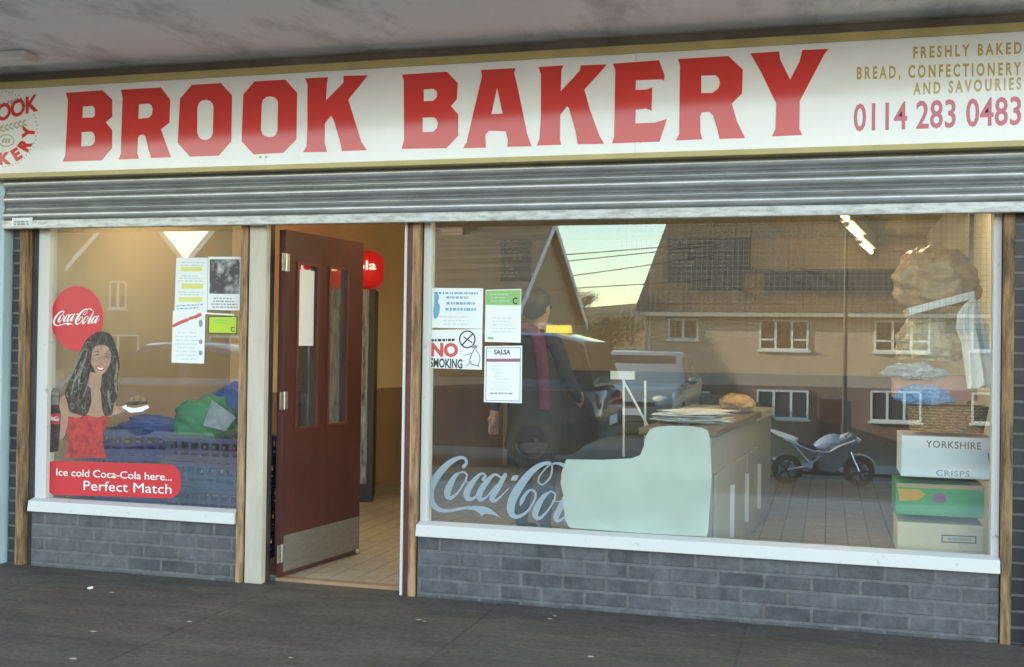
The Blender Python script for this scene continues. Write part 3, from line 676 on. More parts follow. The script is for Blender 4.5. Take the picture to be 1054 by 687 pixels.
LET = [
 [L2([(45,205),(262,190),(318,245),(318,345),(280,378),(318,425),(316,530),(255,603),(28,610),(42,570),(50,430),(58,245)]), L2([(145,285),(205,282),(217,298),(217,338),(205,350),(143,353)]), L2([(138,437),(195,433),(210,442),(217,462),(217,490),(208,508),(190,518),(135,521)])],
 [L2([(370,187),(605,173),(660,245),(655,380),(605,420),(632,500),(664,585),(547,588),(530,530),(515,462),(500,450),(478,455),(470,470),(465,560),(475,592),(357,598),(370,560),(372,460),(380,235)]), L2([(475,272),(535,268),(552,282),(557,305),(553,332),(535,352),(472,358)])],
 [L2([(788,158),(958,148),(1024,220),(1019,490),(945,575),(775,580),(705,500),(718,240)]), L2([(820,290),(828,265),(845,250),(868,245),(895,252),(910,268),(915,290),(912,440),(903,465),(888,478),(865,483),(842,477),(826,463),(818,440)])],
 [L3([(240,138),(422,127),(492,205),(487,478),(410,558),(235,567),(165,490),(175,215)]), L3([(283,270),(290,245),(308,230),(330,225),(355,230),(374,245),(380,265),(376,430),(367,452),(350,463),(328,466),(302,460),(285,445),(278,425)])],
 [L3([(540,120),(673,113),(667,150),(662,250),(765,145),(765,105),(907,102),(890,125),(793,245),(825,350),(870,495),(902,543),(755,548),(748,505),(710,370),(692,338),(655,385),(653,500),(667,552),(527,555),(547,520),(553,400),(553,155)])],
 [L4([(80,155),(345,138),(408,205),(402,300),(368,340),(410,390),(410,515),(340,588),(78,592),(92,540),(90,190)]), L4([(207,242),(265,238),(282,250),(288,268),(282,292),(262,310),(207,312)]), L4([(200,408),(265,406),(283,418),(291,440),(286,470),(262,492),(200,494)])],
 [L4([(545,128),(748,117),(740,145),(765,250),(815,500),(842,577),(700,580),(703,540),(690,488),(590,485),(570,510),(573,585),(440,588),(460,555),(500,380),(550,165)]), L4([(640,230),(672,385),(605,388)])],
 [L5([(82,168),(230,158),(217,185),(213,310),(325,190),(330,158),(482,152),(462,180),(352,300),(385,420),(440,570),(468,620),(313,622),(300,545),(262,410),(250,398),(210,450),(208,590),(215,625),(72,630),(88,590),(97,450),(97,210)])],
 [L5([(520,148),(792,128),(825,215),(822,247),(805,240),(655,245),(652,303),(720,300),(752,288),(748,425),(715,412),(655,418),(652,500),(770,495),(838,473),(795,607),(515,617),(528,580),(535,185)])],
 [L6([(-12,178),(285,160),(370,240),(365,380),(305,440),(335,545),(383,643),(232,648),(222,600),(195,510),(170,488),(128,492),(118,515),(120,610),(132,650),(-25,657),(-5,620),(0,215)]), L6([(125,275),(210,273),(228,290),(236,320),(225,352),(190,378),(125,378)])],
 [L6([(415,145),(583,133),(590,180),(648,300),(705,190),(720,125),(875,118),(850,150),(705,425),(703,590),(720,625),(542,633),(562,590),(567,440),(480,260)])]]
for L_ in LET: flat('letter', L_, SY-.0002, 'sign_red', sign, .002)
text('tagline', 'FRESHLY BAKED', (940,60), (1051.5,55), 11.5, SY, 'sign_gold', sign, .030, 1.5)
text('tagline', 'BREAD, CONFECTIONERY', (882,81.5), (1051,77), 12.5, SY, 'sign_gold', sign, .030, 1.5)
text('tagline', 'AND SAVOURIES', (940,97.5), (1051,92), 12, SY, 'sign_gold', sign, .030, 1.5)
text('phone_number', '0114 283 0483', (878.5,134.8), (1051,128), 28, SY, 'sign_pink', sign, .016, 1.02)
# round emblem, cut by the picture's edge
em = MB(); cx, cy = 2.5, 133
for k in range(64):
    a = 2*math.pi*k/64; r_ = 36 if k % 2 else 35.2
    flat_mb(em, [ell(cx+r_*math.cos(a), cy+(r_+3)*math.sin(a), .55, .75, 6)], SY-.0002, .0006)
def arc_text(mb, s, cx, cy, rad, a0, a1, h, bottom=False, bold=.0, mi=0, stretch=1.0):
    """letters along a circle; angles in degrees, 0 = right, counter-clockwise positive"""
    for i, ch in enumerate(s):
        if ch == ' ': continue
        vs, fs = glyphs(ch, bold); xm = (min(v[0] for v in vs)+max(v[0] for v in vs))/2
        a = R(a0+(a1-a0)*(i+.5)/len(s)); 
        bx, by = cx+rad*math.cos(a), cy-rad*1.06*math.sin(a)
        ux, uy = (math.sin(a), math.cos(a)) if not bottom else (-math.sin(a), -math.cos(a))
        vx_, vy_ = (math.cos(a), -math.sin(a)) if not bottom else (-math.cos(a), math.sin(a))
        q = []
        for x, y in vs:
            px_ = bx+(x-xm)*h*stretch*ux+y*h*vx_; py_ = by+(x-xm)*h*stretch*uy+y*h*vy_
            v = W(px_, py_, SY); v.y = SY-.0009; q.append(v)
        mb.add(q, fs, mi)
for i, ch in enumerate('FRESH FROM'):
    if ch == ' ': continue
    vs, fs = glyphs(ch, .02); xm = (min(v[0] for v in vs)+max(v[0] for v in vs))/2; q = []
    bx = cx-15+i*3.6; by = cy-22.5-(bx-cx)*.27
    for x, y in vs: v = W(bx+(x-xm)*4.2, by-(x-xm)*1.1-y*5, SY); v.y = SY-.0009; q.append(v)
    em.add(q, fs)
emo = em.build('emblem', 'sign_grey', sign)
wr = MB()
for k in range(8):
    x = cx-10+4.6*k; y = cy+2.5-1.2*k
    flat_mb(wr, [ell(x, y-2, 3.0, 1.1, 12, -48)], SY-.0002, .0005); flat_mb(wr, [ell(x+.8, y+1.6, 3.0, 1.1, 12, 18)], SY-.0002, .0005)
flat_mb(wr, [ell(cx+4, cy+12, 8.5, 6.5, 24), ell(cx+4, cy+12, 7.2, 5.3, 24)], SY-.0002, .0005)
for k in range(3): flat_mb(wr, [ell(cx+1+3*k, cy+12, 1.2, 3, 10, 15)], SY-.0002, .0005)
wr.build('wheat_wreath', 'sign_olive', emo)
ew = MB()
arc_text(ew, 'BAKERY', cx+.5, cy+2, 32, 206, 371, 11.5, True, .06)
word = 'BROOK'; 
for i, ch in enumerate(word):
    vs, fs = glyphs(ch, .03); xm = (min(v[0] for v in vs)+max(v[0] for v in vs))/2
    bx, by = cx+(i-2)*14.6+1.5, cy-9.5-(i-2)*4.1; q = []
    for x, y in vs:
        v = W(bx+(x-xm)*13.5, by-(x-xm)*3.6-y*17, SY); v.y = SY-.0012-.0002*i; q.append(v)
    ew.add(q, fs)
ew.build('emblem_lettering', 'sign_red', emo)
fx = MB()
for x, y in ((268,162),(274,162),(652,146),(659,146)):
    flat('fixing', [ell(x, y, 1.5, 1.3, 12)], SY-.0002, 'hinge', sign, .001)
for ch in sign.children: ch.matrix_parent_inverse = sign.matrix_basis.inverted()

# light batten on the soffit
lt = MB(); a = G(30,58,2.9)
lt.box(-5.6, a.x+.01, a.y-.06, a.y+.06, 2.868, 2.923)
bt = lt.build('ceiling_light', 'batten_white', bevel=.012); tag(bt, 'white batten light on the concrete canopy soffit at the end of the sign', 'light fitting')

# ================================================================== STICKERS on the window glass
SG = GY-.0006
def sticker(name, label, cat, loops, m, Y=SG, t=.0006, group=None): return tag(flat(name, loops, Y, m, None, t), label, cat, group)
disc = sticker('window_sticker', 'round red window sticker with white script lettering above the smiling woman sticker', 'sticker', [ell(79.5,328,27,33.5,48)], 'vinyl_red')
script_logo('lettering', lambda x, y: (54.5+(x-55)*.0443, 322+(y-70)*.0415-(x-55)*.0065), SG, 'vinyl_white', disc)
ban = sticker('window_sticker', 'red round ended strip sticker promising ice cold drinks, along the window bottom', 'sticker', [rr(45,474,186,509,13,8,.032)], 'vinyl_red')
tx = MB(); text_mb(tx, 'Ice cold Coca-Cola here...', (58,489.6), (177,495), 7.6, SG, .004, .98); text_mb(tx, 'Perfect Match', (86,504.6), (176.5,508.6), 10, SG, 0, 1.0)
tx.build('lettering', 'vinyl_white', ban)

# the smiling woman sticker
wl = thing('woman_sticker', 'cut out window sticker of a smiling long haired woman in red with a bottle', 'sticker', W(82,472,SG))
cw = lambda pts: [(40+x/4.04, 320+y/4.04) for x, y in pts]
def wp(name, pts, m, lift): o = flat(name, [cw(pts)], SG-lift, m, wl, .0003); return o
wp('skin', [(112,345),(150,325),(200,300),(250,300),(300,335),(322,352),(318,400),(300,440),(270,452),(128,452),(118,480),(108,520),(92,540),(78,520),(80,470),(82,400),(90,360)], 'skin_print', 0)
wp('arm', [(300,395),(330,398),(372,392),(372,412),(340,425),(300,440)], 'skin_light', .0003)
wp('dress', [(122,438),(160,446),(200,432),(240,446),(292,430),(285,465),(270,500),(264,545),(272,580),(282,612),(108,612),(122,560),(118,500)], 'dress_print', .0004)
wp('hair', spline([(200,118),(232,92),(262,86),(296,98),(314,130),(330,180),(336,235),(326,290),(330,345),(312,392),(304,430),(276,438),(262,400),(258,345),(246,300),(226,290),(216,330),(218,380),(196,436),(158,430),(128,418),(118,380),(108,345),(122,300),(138,250),(158,205),(176,160),(200,118)], 4)[:-1], 'hair_print', .0006)
hh = MB()
for i, s in enumerate([[(190,150,3),(160,210,10),(130,270,12),(100,325,6)],[(205,160,3),(180,230,9),(150,290,10),(135,350,4)],[(196,200,2),(170,270,8),(165,330,3)],[(310,170,3),(325,230,9),(318,290,10),(325,345,5)],[(318,240,2),(300,300,8),(290,360,9),(300,410,3)],[(215,250,2),(205,300,5),(185,360,3)]]):
    stroke_mb(hh, s, lambda x, y: (40+x/4.04, 320+y/4.04), SG-.0009, .0003+.0001*i)
hh.build('hair_highlight', 'hair_hi', wl)
wp('neck', [(214,255),(262,262),(258,320),(236,345),(205,312)], 'skin_print', .0010)
flat('face', [cw(spline([(232,150),(262,142),(288,152),(300,180),(298,212),(284,244),(262,264),(244,262),(228,240),(218,206),(220,174),(232,150)],4)[:-1])], SG-.0012, 'skin_light', wl, .0003)
fm = lambda x, y: (40+x/4.04, 320+y/4.04)
stroke_mb(MB(), [(224,160,4),(220,190,9),(222,220,8),(236,250,3)], fm, SG-.0014, .0002).build('cheek_shade', 'skin_print', wl)
def eye_part(name, m, ss, lift):
    for q in ss: stroke_mb(MB(), q, fm, SG-lift, .0003).build(name, m, wl)
eye_part('eye', 'hair_print', ([(232,186,1.5),(242,182,4.5),(252,186,1.5)],[(272,192,1.5),(281,190,4.5),(290,195,1.5)]), .0015)
eye_part('eyebrow', 'hair_print', ([(230,173,1.5),(242,169,3),(254,173,1.5)],[(272,180,1.5),(283,179,3),(293,185,1.5)]), .0015)
stroke_mb(MB(), [(263,195,1.5),(264,208,3),(258,217,4),(266,219,2.5)], fm, SG-.0015, .0004).build('nose', 'skin_print', wl)
flat('lips', [cw([(235,231),(248,235),(266,238),(276,237),(270,247),(258,252),(246,247)])], SG-.0015, 'dress_print', wl, .0003)
flat('teeth', [cw([(240,234.5),(250,237.5),(270,239),(263,244.5),(254,245.5),(247,242)])], SG-.0018, 'vinyl_white', wl, .0003)
fs_ = MB()
for i, q in enumerate([[(238,104,8),(222,140,14),(214,185,12),(206,240,14),(186,300,16),(170,350,8)],[(282,104,8),(306,150,12),(316,215,14),(306,270,14),(296,320,12),(304,380,6)]]): stroke_mb(fs_, q, fm, SG-.0017, .0002+.0001*i)
fs_.build('hair_strand', 'hair_print', wl)
fs_ = MB()
rnd = random.Random(12)
for cx_, cy_ in ((196,170),(178,215),(160,255),(140,300),(122,345),(150,330),(176,290),(190,245),(170,360),(140,390),(185,395),(318,200),(326,255),(318,300),(322,345),(304,375),(292,335),(206,140)):
    a0 = rnd.uniform(0,360); r_ = rnd.uniform(7,13)
    stroke_mb(fs_, [(cx_+r_*math.cos(R(a0+k*42))*(1-.12*k), cy_+1.5*r_*math.sin(R(a0+k*42))*(1-.12*k), 1.2+2.6*math.sin(math.pi*k/5)) for k in range(6)], fm, SG-.0020, .0002+rnd.uniform(0,.0004))
fs_.build('hair_curl', 'hair_hi', wl)
wp('plate', [(346,402),(360,392),(404,380),(452,392),(460,402),(430,420),(380,424)], 'vinyl_white', .0006)
wp('burger', [(362,382),(380,362),(410,352),(440,360),(452,378),(448,394),(400,406),(366,400)], 'wood_print', .0009)
wp('burger_filling', [(362,384),(400,376),(452,378),(450,387),(400,394),(364,394)], 'hair_print', .0012)
bo = wp('bottle', [(48,395),(52,335),(62,322),(76,325),(86,345),(84,395),(92,430),(88,500),(80,585),(40,590),(34,560),(30,500),(36,430)], 'cola_print', .0003)
flat('bottle_top', [cw([(50,392),(54,335),(63,324),(75,327),(84,345),(82,392)])], SG-.0006, 'hair_hi', bo, .0003)
flat('bottle_label', [cw([(36,430),(90,428),(90,470),(34,472)])], SG-.0006, 'dress_print', bo, .0003)
script_logo('lettering', lambda x, y: fm(40+(x-55)*.042, 438+(y-70)*.05), SG-.0008, 'vinyl_white', bo, .0004)
for ch in wl.children: ch.matrix_parent_inverse = wl.matrix_basis.inverted()

# paper sheets in the small window
def sheet(label, loop, cat='notice', m='paper', Y=SG, name='paper_notice', t=.0005): return sticker(name, label, cat, [loop], m, Y, t)
s1 = sheet('tall white notice with green headings, upper of the two overlapping sheets', [(181.5,265.5),(214,265.5),(213,322),(179.5,320.5)])
b1 = MB(); 
for y0, y1, x0, x1 in ((275,279.5,186,208),(292,297.5,187,209),(306,311,184,208)): flat_mb(b1, [quad(x0,y0,x1,y1)], SG-.0006, .0003)
b1.build('heading', 'ink_yellow', s1)
textlines(textlines(textlines(MB(), 184,268,212,274,2,1.2,SG,.02,seed=1), 183,282,212,290,3,1.1,SG,.02,seed=2), 182,299,211,304,2,1.1,SG,.02,seed=3).build('print', 'ink_pale', s1)
textlines(MB(), 181,313,211,319,2,1.2,SG,-.05,seed=4).build('print', 'ink_blue', s1)
s2 = sheet('white price sheet with a slanted red heading, lower of the two overlapping sheets', [(178,320),(211.5,320.5),(210,374.5),(176.5,373.5)], Y=SG-.0008)
rb = MB()
stroke_mb(rb, [(179,335.5,3.2),(186,332,3.4),(193,329.5,3.4)], lambda x,y:(x,y), SG-.0008, .0008); stroke_mb(rb, [(195.5,328,3),(199,327,3)], lambda x,y:(x,y), SG-.0008, .0009); stroke_mb(rb, [(201,326.5,3.4),(206,324,3.4)], lambda x,y:(x,y), SG-.0008, .0009)
rb.build('heading', 'ink_red', s2)
textlines(MB(), 180,340,207,371,8,1.0,SG-.0008,.02,seed=5).build('print', 'ink_pale', s2)
dm = MB()
for y in (333,352,363.5): flat('picture', [ell(206.5,y,2,2.6 if y>340 else 4,12)], SG-.0014, 'ink', s2, .0003)
s3 = sheet('white poster with a black and white photograph, beside the tall notice', [(214.5,264.5),(248,264.5),(247.5,320),(213.5,319)], 'poster', name='poster', Y=SG-.0002)
flat('photo', [[(216,267),(247,267),(246.5,303),(215.5,302.5)]], SG-.0008, 'photo_grey', s3, .0003)
textlines(MB(), 217,305,245,317,4,1.3,SG-.0003,.02,seed=6).build('print', 'ink', s3)
s4 = sheet('lime green card with a dark edge below the black and white poster', [(214.5,325.5),(244.5,325.5),(244,344.5),(214,343.5)], 'card', 'ink_black', name='card_sticker')
flat('card_face', [[(215.5,326.5),(243.5,326.5),(243,343.3),(215,342.5)]], SG-.0006, 'ink_lime', s4, .0003)
textlines(MB(), 218,328,236,333,2,1.0,SG-.0006,.02,seed=8,lift=.0006).build('print', 'ink_green', s4)
text('lettering', 'C', (237.5,341.5), (241.5,341.6), 5, SG-.0006, 'ink_black', s4, .02, lift=.0006)
tape = sheet('clear shelf strip edge crossing behind the green card', [(207,321.6),(241,323.6),(241,325.2),(207,323.2)], 'strip', 'vinyl_white', name='tape_strip', Y=SG-.0016)

# papers on the large window
s5 = sheet('white certificate with a blue figure down its side, above the no smoking notice', [(442.5,296.5),(497.5,297),(496.5,338.5),(442,337.5)], 'certificate', name='certificate')
p5 = MB(); textlines(p5, 446,299,494,302.5,1,2.0,SG,.01,seed=11,ragged=.05); textlines(p5, 459,303.5,482,307,1,2.2,SG,.01,seed=12,ragged=.05); textlines(p5, 459,309,490,313,1,2.6,SG,.01,seed=13,ragged=.05); textlines(p5, 458,315,490,319,1,2.8,SG,.01,seed=14,ragged=.05)
p5.build('print', 'ink_blue', s5); textlines(MB(), 452,324,492,335,3,1.0,SG,.01,seed=15).build('print', 'ink_pale', s5)
flat('figure', [spline([(447,304),(450,302),(452,306),(451,311),(453,316),(451,326),(447,328),(446,320),(447,312),(447,304)],3)[:-1]], SG-.0006, 'ink_blue', s5, .0003)
s6 = sheet('white certificate with a green top band, above the salsa notice', [(500,298.5),(536.5,297.5),(536,353),(499,352)], 'certificate', name='certificate', Y=SG-.0002)
flat('band', [[(500.5,299.5),(536,298.5),(535.6,314.5),(500,314)]], SG-.0008, 'ink_green', s6, .0003)
text('lettering', 'C', (527.5,313), (532.5,313), 6.5, SG-.0004, 'ink_black', s6, .03, lift=.001)
textlines(textlines(MB(), 503,301,526,311,3,1.0,SG-.0002,.01,seed=16,lift=.0011), 504,325,532,343,5,.9,SG-.0002,.01,seed=17).build('print', 'ink_pale', s6)
flat('stamp', [quad(502,347,508,349.5)], SG-.0008, 'ink_green', s6, .0003)
s7 = sheet('no smoking notice with bold lettering and a crossed out cigarette circle', [(441.5,340),(496.5,338.8),(496,380.8),(441,379)], 'notice', Y=SG-.001)
text('lettering', 'NO', (443.3,366.3), (471.5,367), 13.2, SG-.001, 'ink_red', s7, .05)
text('lettering', 'SMOKING', (442.5,377.8), (476,379.3), 9.2, SG-.001, 'ink_black', s7, .03)
textlines(MB(), 443,347.5,468,351,1,2.6,SG-.001,-.02,seed=21,ragged=.03).build('print', 'ink_black', s7)
pc = MB(); flat_mb(pc, [ell(481,349.5,8.6,9.2,30), ell(481,349.5,7.2,7.8,30)], SG-.0016, .0003); stroke_mb(pc, [(475.5,355.5,1.4),(487,343.5,1.4)], lambda x,y:(x,y), SG-.001, .0008)
stroke_mb(pc, [(477.5,347,1.2),(486,353,1.2)], lambda x,y:(x,y), SG-.001, .001)
pc.build('symbol', 'ink_black', s7)
fg = MB()
for i, s in enumerate([[(489,358,1),(485,366,1.4),(484,374,1.2),(493,377,1.4)],[(490,360,1.2),(494,368,1),(492,377,1.2)],[(487,357,3.4),(490,357,3.4)],[(485,364,.9),(478,366,.8)],[(486,372,.8),(480,377,1)]]): stroke_mb(fg, s, lambda x,y:(x,y), SG-.001, .0007+.0001*i)
fg.build('figure', 'ink', s7)
s8 = sheet('white bordered notice with a plum rule, below the green banded certificate', [(499,356.5),(537.5,356),(537,415.3),(498,414)], Y=SG-.001)
fr = MB(); flat_mb(fr, [[(500.5,358),(536,357.6),(535.5,413.5),(499.6,412.5)],[(501.2,358.8),(535.3,358.4),(534.8,412.7),(500.3,411.8)]], SG-.0016, .0003)
fr.build('border', 'ink', s8)
text('lettering', 'SALSA', (508.5,364.8), (525.5,365), 4.8, SG-.001, 'ink_black', s8, .03)
flat('rule', [[(500.5,369.5),(535.5,369.3),(535.3,372.6),(500.3,372.6)]], SG-.0016, 'ink_purple', s8, .0003)
textlines(MB(), 504,375,531,402,8,.9,SG-.001,.01,seed=22,ragged=.6).build('print', 'ink_pale', s8)
textlines(MB(), 503,402.5,531,406,1,1.6,SG-.001,.01,seed=23,ragged=.1).build('print', 'ink', s8)
# big pale script decal and the blank mint vinyl over its end
dec = script_logo('script_decal', lambda x, y: (430+x/6.2, 460+y/6.2), SG, 'vinyl_blue')
tag(dec, 'large pale blue script lettering stuck low on the big window', 'decal')
sp_ = [(583,473),(620,473.5),(650,472),(659,468.5),(662.5,460),(665,449),(669,442),(676,439.5),(690,438.5),(712,439),(722,440.5),(728,443),(730.5,450),(731.5,470),(732.5,490),(731,515),(729,545),(727.5,552.5),(660,549),(587,543.5),(584,540),(581,528),(579.5,520),(580,510),(577,498),(578,487),(580,480)]
bl = sticker('blank_decal', 'blank pale mint vinyl shape covering the end of the big script lettering', 'decal', [sp_], 'vinyl_mint', SG-.0035, .0006)

# ================================================================== INSIDE THE SHOP
def rotbox(mb, c, size, rz=0, mi=0, tilt=0):
    q = Matrix.Translation(c) @ Matrix.Rotation(rz,4,'Z') @ Matrix.Rotation(tilt,4,'Y')
    return mb.box(-size[0]/2,size[0]/2,-size[1]/2,size[1]/2,0,size[2],mi,q)
# strip lights
LP = [(W(876,228,3.1), 3.1), (W(888,246,3.95), 4.0), (W(898,262,4.9), 5.0)]
la, lz = R(90-6), 2.33
def strip_light(x, y, tm='tube'):
    t = thing('strip_light', '', 'light fitting', (x, y, lz), R(-7), 'fluorescent strip lights in a row under the shop ceiling')
    MB().box(-.05,.05,-.58,.58,.03,.168).build('housing', 'batten_white', t, bevel=.008)
    MB().tube([(0,-.56,0),(0,.56,0)], .019, 12).build('tube', tm, t, smooth=True)
    e = MB(); e.box(-.02,.02,-.59,-.56,-.02,.04); e.box(-.02,.02,.56,.59,-.02,.04); e.build('lamp_holder', 'batten_white', t)
    return t
for i, (x, y) in enumerate(((.06,2.55),(.20,4.05),(.34,5.55))):
    t = strip_light(x, y)
    t['label'] = ['lit fluorescent strip light just behind the big window, first of its row', 'lit fluorescent strip light in the middle of its row', 'lit fluorescent strip light at the rear wall end of its row'][i]
for x, lab in ((-2.7,'unseen strip light added high inside the doorway, behind the shutter'), (-1.0,'unseen strip light added high behind the shutter, over the counter'), (.35,'unseen strip light added high behind the shutter, over the cartons'), (-4.0,'unseen strip light added high behind the shutter, over the blue crates')):
    t = strip_light(x, 1.15, 'tube_fill'); t['label'] = lab  # unseen strips added to light the goods near the glass

# menu boards
def menu(label, q, Y, cols, seed):
    a, b = W(q[0],q[1],Y), W(q[2],q[3],Y)
    o = tag(box('menu_board', a.x, b.x, Y, Y+.03, b.z, a.z, 'blackboard', bevel=.004), label, 'menu board')
    mb = MB(); rnd = random.Random(seed)
    for c0, c1 in cols:
        for k in range(13):
            z = a.z-(a.z-b.z)*(k+.7)/14; x0 = a.x+(b.x-a.x)*c0; x1 = a.x+(b.x-a.x)*(c0+(c1-c0)*rnd.uniform(.6,1)); x = x0
            while x < x1:
                w = rnd.uniform(.03,.08); mb.box(x, min(x+w,x1), Y-.003, Y-.0005, z, z+.016); x += w+.018
    mb.build('print', 'chalk', o); return o
menu('black menu board with two columns of pale print, on the rear wall above the counter', (688,240,772,296), 6.24, [(.05,.32),(.62,.72)], 31)
menu('black menu board with short pale headings, behind the certificates in the big window', (482,240,546,290), 6.24, [(.5,.85)], 33)
a, b = W(690,278,6.2), W(1003,300,6.2)
tag(box('pelmet_board', a.x, .92, 6.2, 6.299, b.z, a.z, 'pelmet', bevel=.004), 'long dark brown board across the rear wall below the menu board', 'board')
a, b = W(766,281,6.1), W(786,305,6.1)
tag(box('wall_poster', a.x, b.x, 6.188, 6.198, b.z, a.z, 'card'), 'small buff poster pinned on the long dark brown board', 'poster')
a, b = W(667,291,5.9), W(706,321,5.9)
tag(box('wall_cupboard', a.x, b.x, 5.9, 6.298, b.z, a.z, 'card', bevel=.006), 'tan wall cupboard under the end of the menu board', 'cupboard')
# wire mesh behind the upper part of the big window
mb = MB(); a, b = W(640,236,.13), W(1020,352,.13); k = 0
while a.x+k*.026 < .74: mb.box(a.x+k*.026,a.x+k*.026+.0010,.130,.1316,b.z,2.24); k += 1
k = 0
while 2.24-k*.026 > b.z: mb.box(a.x,.74,.1318,.1334,2.24-k*.026-.0010,2.24-k*.026); k += 1
tag(mb.build('wire_mesh', 'dado'), 'fine brown security wire mesh behind the upper half of the big window', 'wire mesh')

# drinks fridge beyond the door
fr = thing('drinks_fridge', 'tall dark glass fronted drinks fridge with a lit red header, beyond the open door', 'fridge', (-3.93, 2.95, .018), R(20))
FW_, FD, FH = .60, .60, 1.78
mb = MB(); mb.box(-FW_/2, FW_/2, .03, FD, 0, FH); mb.box(-FW_/2, -FW_/2+.05, -.0, .03, .15, FH); mb.box(FW_/2-.05, FW_/2, 0, .03, .15, FH); mb.box(-FW_/2,FW_/2,0,.03,0,.15)
mb.build('body', 'fridge_dark', fr)
MB().box(-FW_/2+.05,FW_/2-.05,.004,.012,.152,FH).build('glass_door', 'fridge_glass', fr)
MB().box(FW_/2-.075,FW_/2-.055,-.03,.0,.8,1.3).build('handle', 'steel', fr, bevel=.004)
hd = MB()
secs = []
for k in range(13):
    t = -1+2*k/12; w_ = (1-abs(t)**6)**.5 if abs(t) < 1 else .0
    w_ = max(w_, .12)
    secs.append([Vector((t*.36, .17+.26*w_*math.copysign(abs(math.cos(a))**.6, math.cos(a)), FH+.17+.165*(.55+.45*w_)*math.copysign(abs(math.sin(a))**.6, math.sin(a)))) for a in [2*math.pi*q/24 for q in range(24)]])
hd.loft(secs).build('header', 'header_lit', fr, smooth=True)
tv = MB(); vs, fs = glyphs('Coca-Cola', .02)
xa, xb = min(v[0] for v in vs), max(v[0] for v in vs)
tv.add([(-.31+.62*(x-xa)/(xb-xa), -.100, FH+.13+y*.075+.03*x/(xb)) for x, y in vs], fs).build('header_lettering', 'header_word', fr)

# bread trays in the small window
def crate_mesh():
    mb = MB(); w, d_, h = .56, .40, .145
    mb.box(-w/2,w/2,-d_/2,d_/2,0,.012)
    for z0, z1 in ((.012,.035),(.055,.075),(.115,h)):
        mb.box(-w/2,w/2,-d_/2,-d_/2+.012,z0,z1); mb.box(-w/2,w/2,d_/2-.012,d_/2,z0,z1)
        mb.box(-w/2,-w/2+.012,-d_/2+.012,d_/2-.012,z0,z1); mb.box(w/2-.012,w/2,-d_/2+.012,d_/2-.012,z0,z1)
    for k in range(8):
        x = -w/2+.02+k*(w-.06)/7
        mb.box(x,x+.02,-d_/2+.002,-d_/2+.010,.0,h-.002); mb.box(x,x+.02,d_/2-.010,d_/2-.002,0,h-.002)
    for k in range(6):
        y = -d_/2+.02+k*(d_-.06)/5
        mb.box(-w/2+.002,-w/2+.010,y,y+.02,0,h-.002); mb.box(w/2-.010,w/2-.002,y,y+.02,0,h-.002)
    mb.box(-w/2-.012,w/2+.012,-d_/2-.012,-d_/2,h-.03,h); mb.box(-w/2-.012,w/2+.012,d_/2,d_/2+.012,h-.03,h)
    mb.box(-w/2-.012,-w/2,-d_/2,d_/2,h-.03,h); mb.box(w/2,w/2+.012,-d_/2,d_/2,h-.03,h)
    return mb
crA = crate_mesh().build('bread_crate', 'crate_blue'); crB = crate_mesh().build('bread_crate', 'crate_dark')
def crates(src, x, y, rz, zs, labels, first):
    for i, z in enumerate(zs):
        o = src if first and i == 0 else src.copy()
        if o is not src: COL.objects.link(o)
        o.location = (x+.012*((i*7)%3-1), y, z); o.rotation_euler = (0,0,rz+R(2.5)*((i*5)%3-1)); tag(o, labels[i], 'crate', 'blue bread crates stacked in the small window')
P1 = W(150,470,.62); P2 = W(222,470,.40)
crates(crA, P1.x, .66, R(14), [.03+.15*k for k in range(5)], ['bright blue bread crate at the bottom of the stack behind the woman sticker', 'bright blue bread crate second from the bottom behind the woman sticker', 'bright blue bread crate in the middle of the stack behind the woman sticker', 'bright blue bread crate next to top behind the woman sticker', 'bright blue bread crate topmost in the stack behind the woman sticker'], True)
crates(crB, P2.x+.02, .46, R(-6), [.03+.15*k for k in range(5)], ['navy bread crate at the bottom of the stack beside the timber post', 'navy bread crate second from the bottom beside the timber post', 'navy bread crate in the middle of the stack beside the timber post', 'navy bread crate next to top beside the timber post', 'navy bread crate topmost in the stack beside the timber post'], True)
def lump(name, c, r, m, seed, label, cat, amp=.25, fr_=3.0, squash=1.0, n=26, ridge=.0):
    mb = MB().ball((0,0,0), 1, 40)
    for v in mb.v:
        d0 = v.copy(); k = noise.noise(d0*fr_*.5+Vector((seed,0,0)))*amp+noise.noise(d0*fr_*1.7+Vector((seed,5,0)))*amp*.5+ridge*abs(noise.noise(d0*fr_*3+Vector((0,seed,0))))
        v *= 1+k
        v.z = max(v.z, -.72)
    for v in mb.v: v.x *= r[0]; v.y *= r[1]; v.z *= r[2]
    o = mb.build(name, m, smooth=True); o.location = c; return tag(o, label, cat)
c = W(212,424,.5)
lump('green_bag', (c.x,.52,c.z-.06), (.20,.17,.16), 'cloth_green', 3, 'green cloth bag heaped on the navy crates in the small window', 'bag', .3, 2.2)
c = W(160,432,.66)
lump('blue_cloth', (c.x-.02,.66,.795), (.24,.16,.07), 'cloth_blue', 9, 'crumpled dark blue cloth lying on the bright blue crate stack', 'cloth', .3, 2.4)
c = W(238,418,.62)
lump('blue_bag', (c.x,.66,c.z-.02), (.16,.14,.17), 'cloth_blue', 14, 'dark blue bag bulging beside the green cloth bag', 'bag', .25, 2.4)
a = MB(); cc = [W(218,412,.30),W(243,430,.30),W(232,444,.30),W(209,438,.30)]
a.add([cc[0],cc[1],cc[2],cc[3]]+[v+Vector((0,.004,0)) for v in cc], [(0,1,2,3),(7,6,5,4),(0,4,5,1),(1,5,6,2),(2,6,7,3),(3,7,4,0)])
tg = tag(a.build('label_card', 'bag_grey'), 'pale grey card tag hanging on the green cloth bag', 'tag')

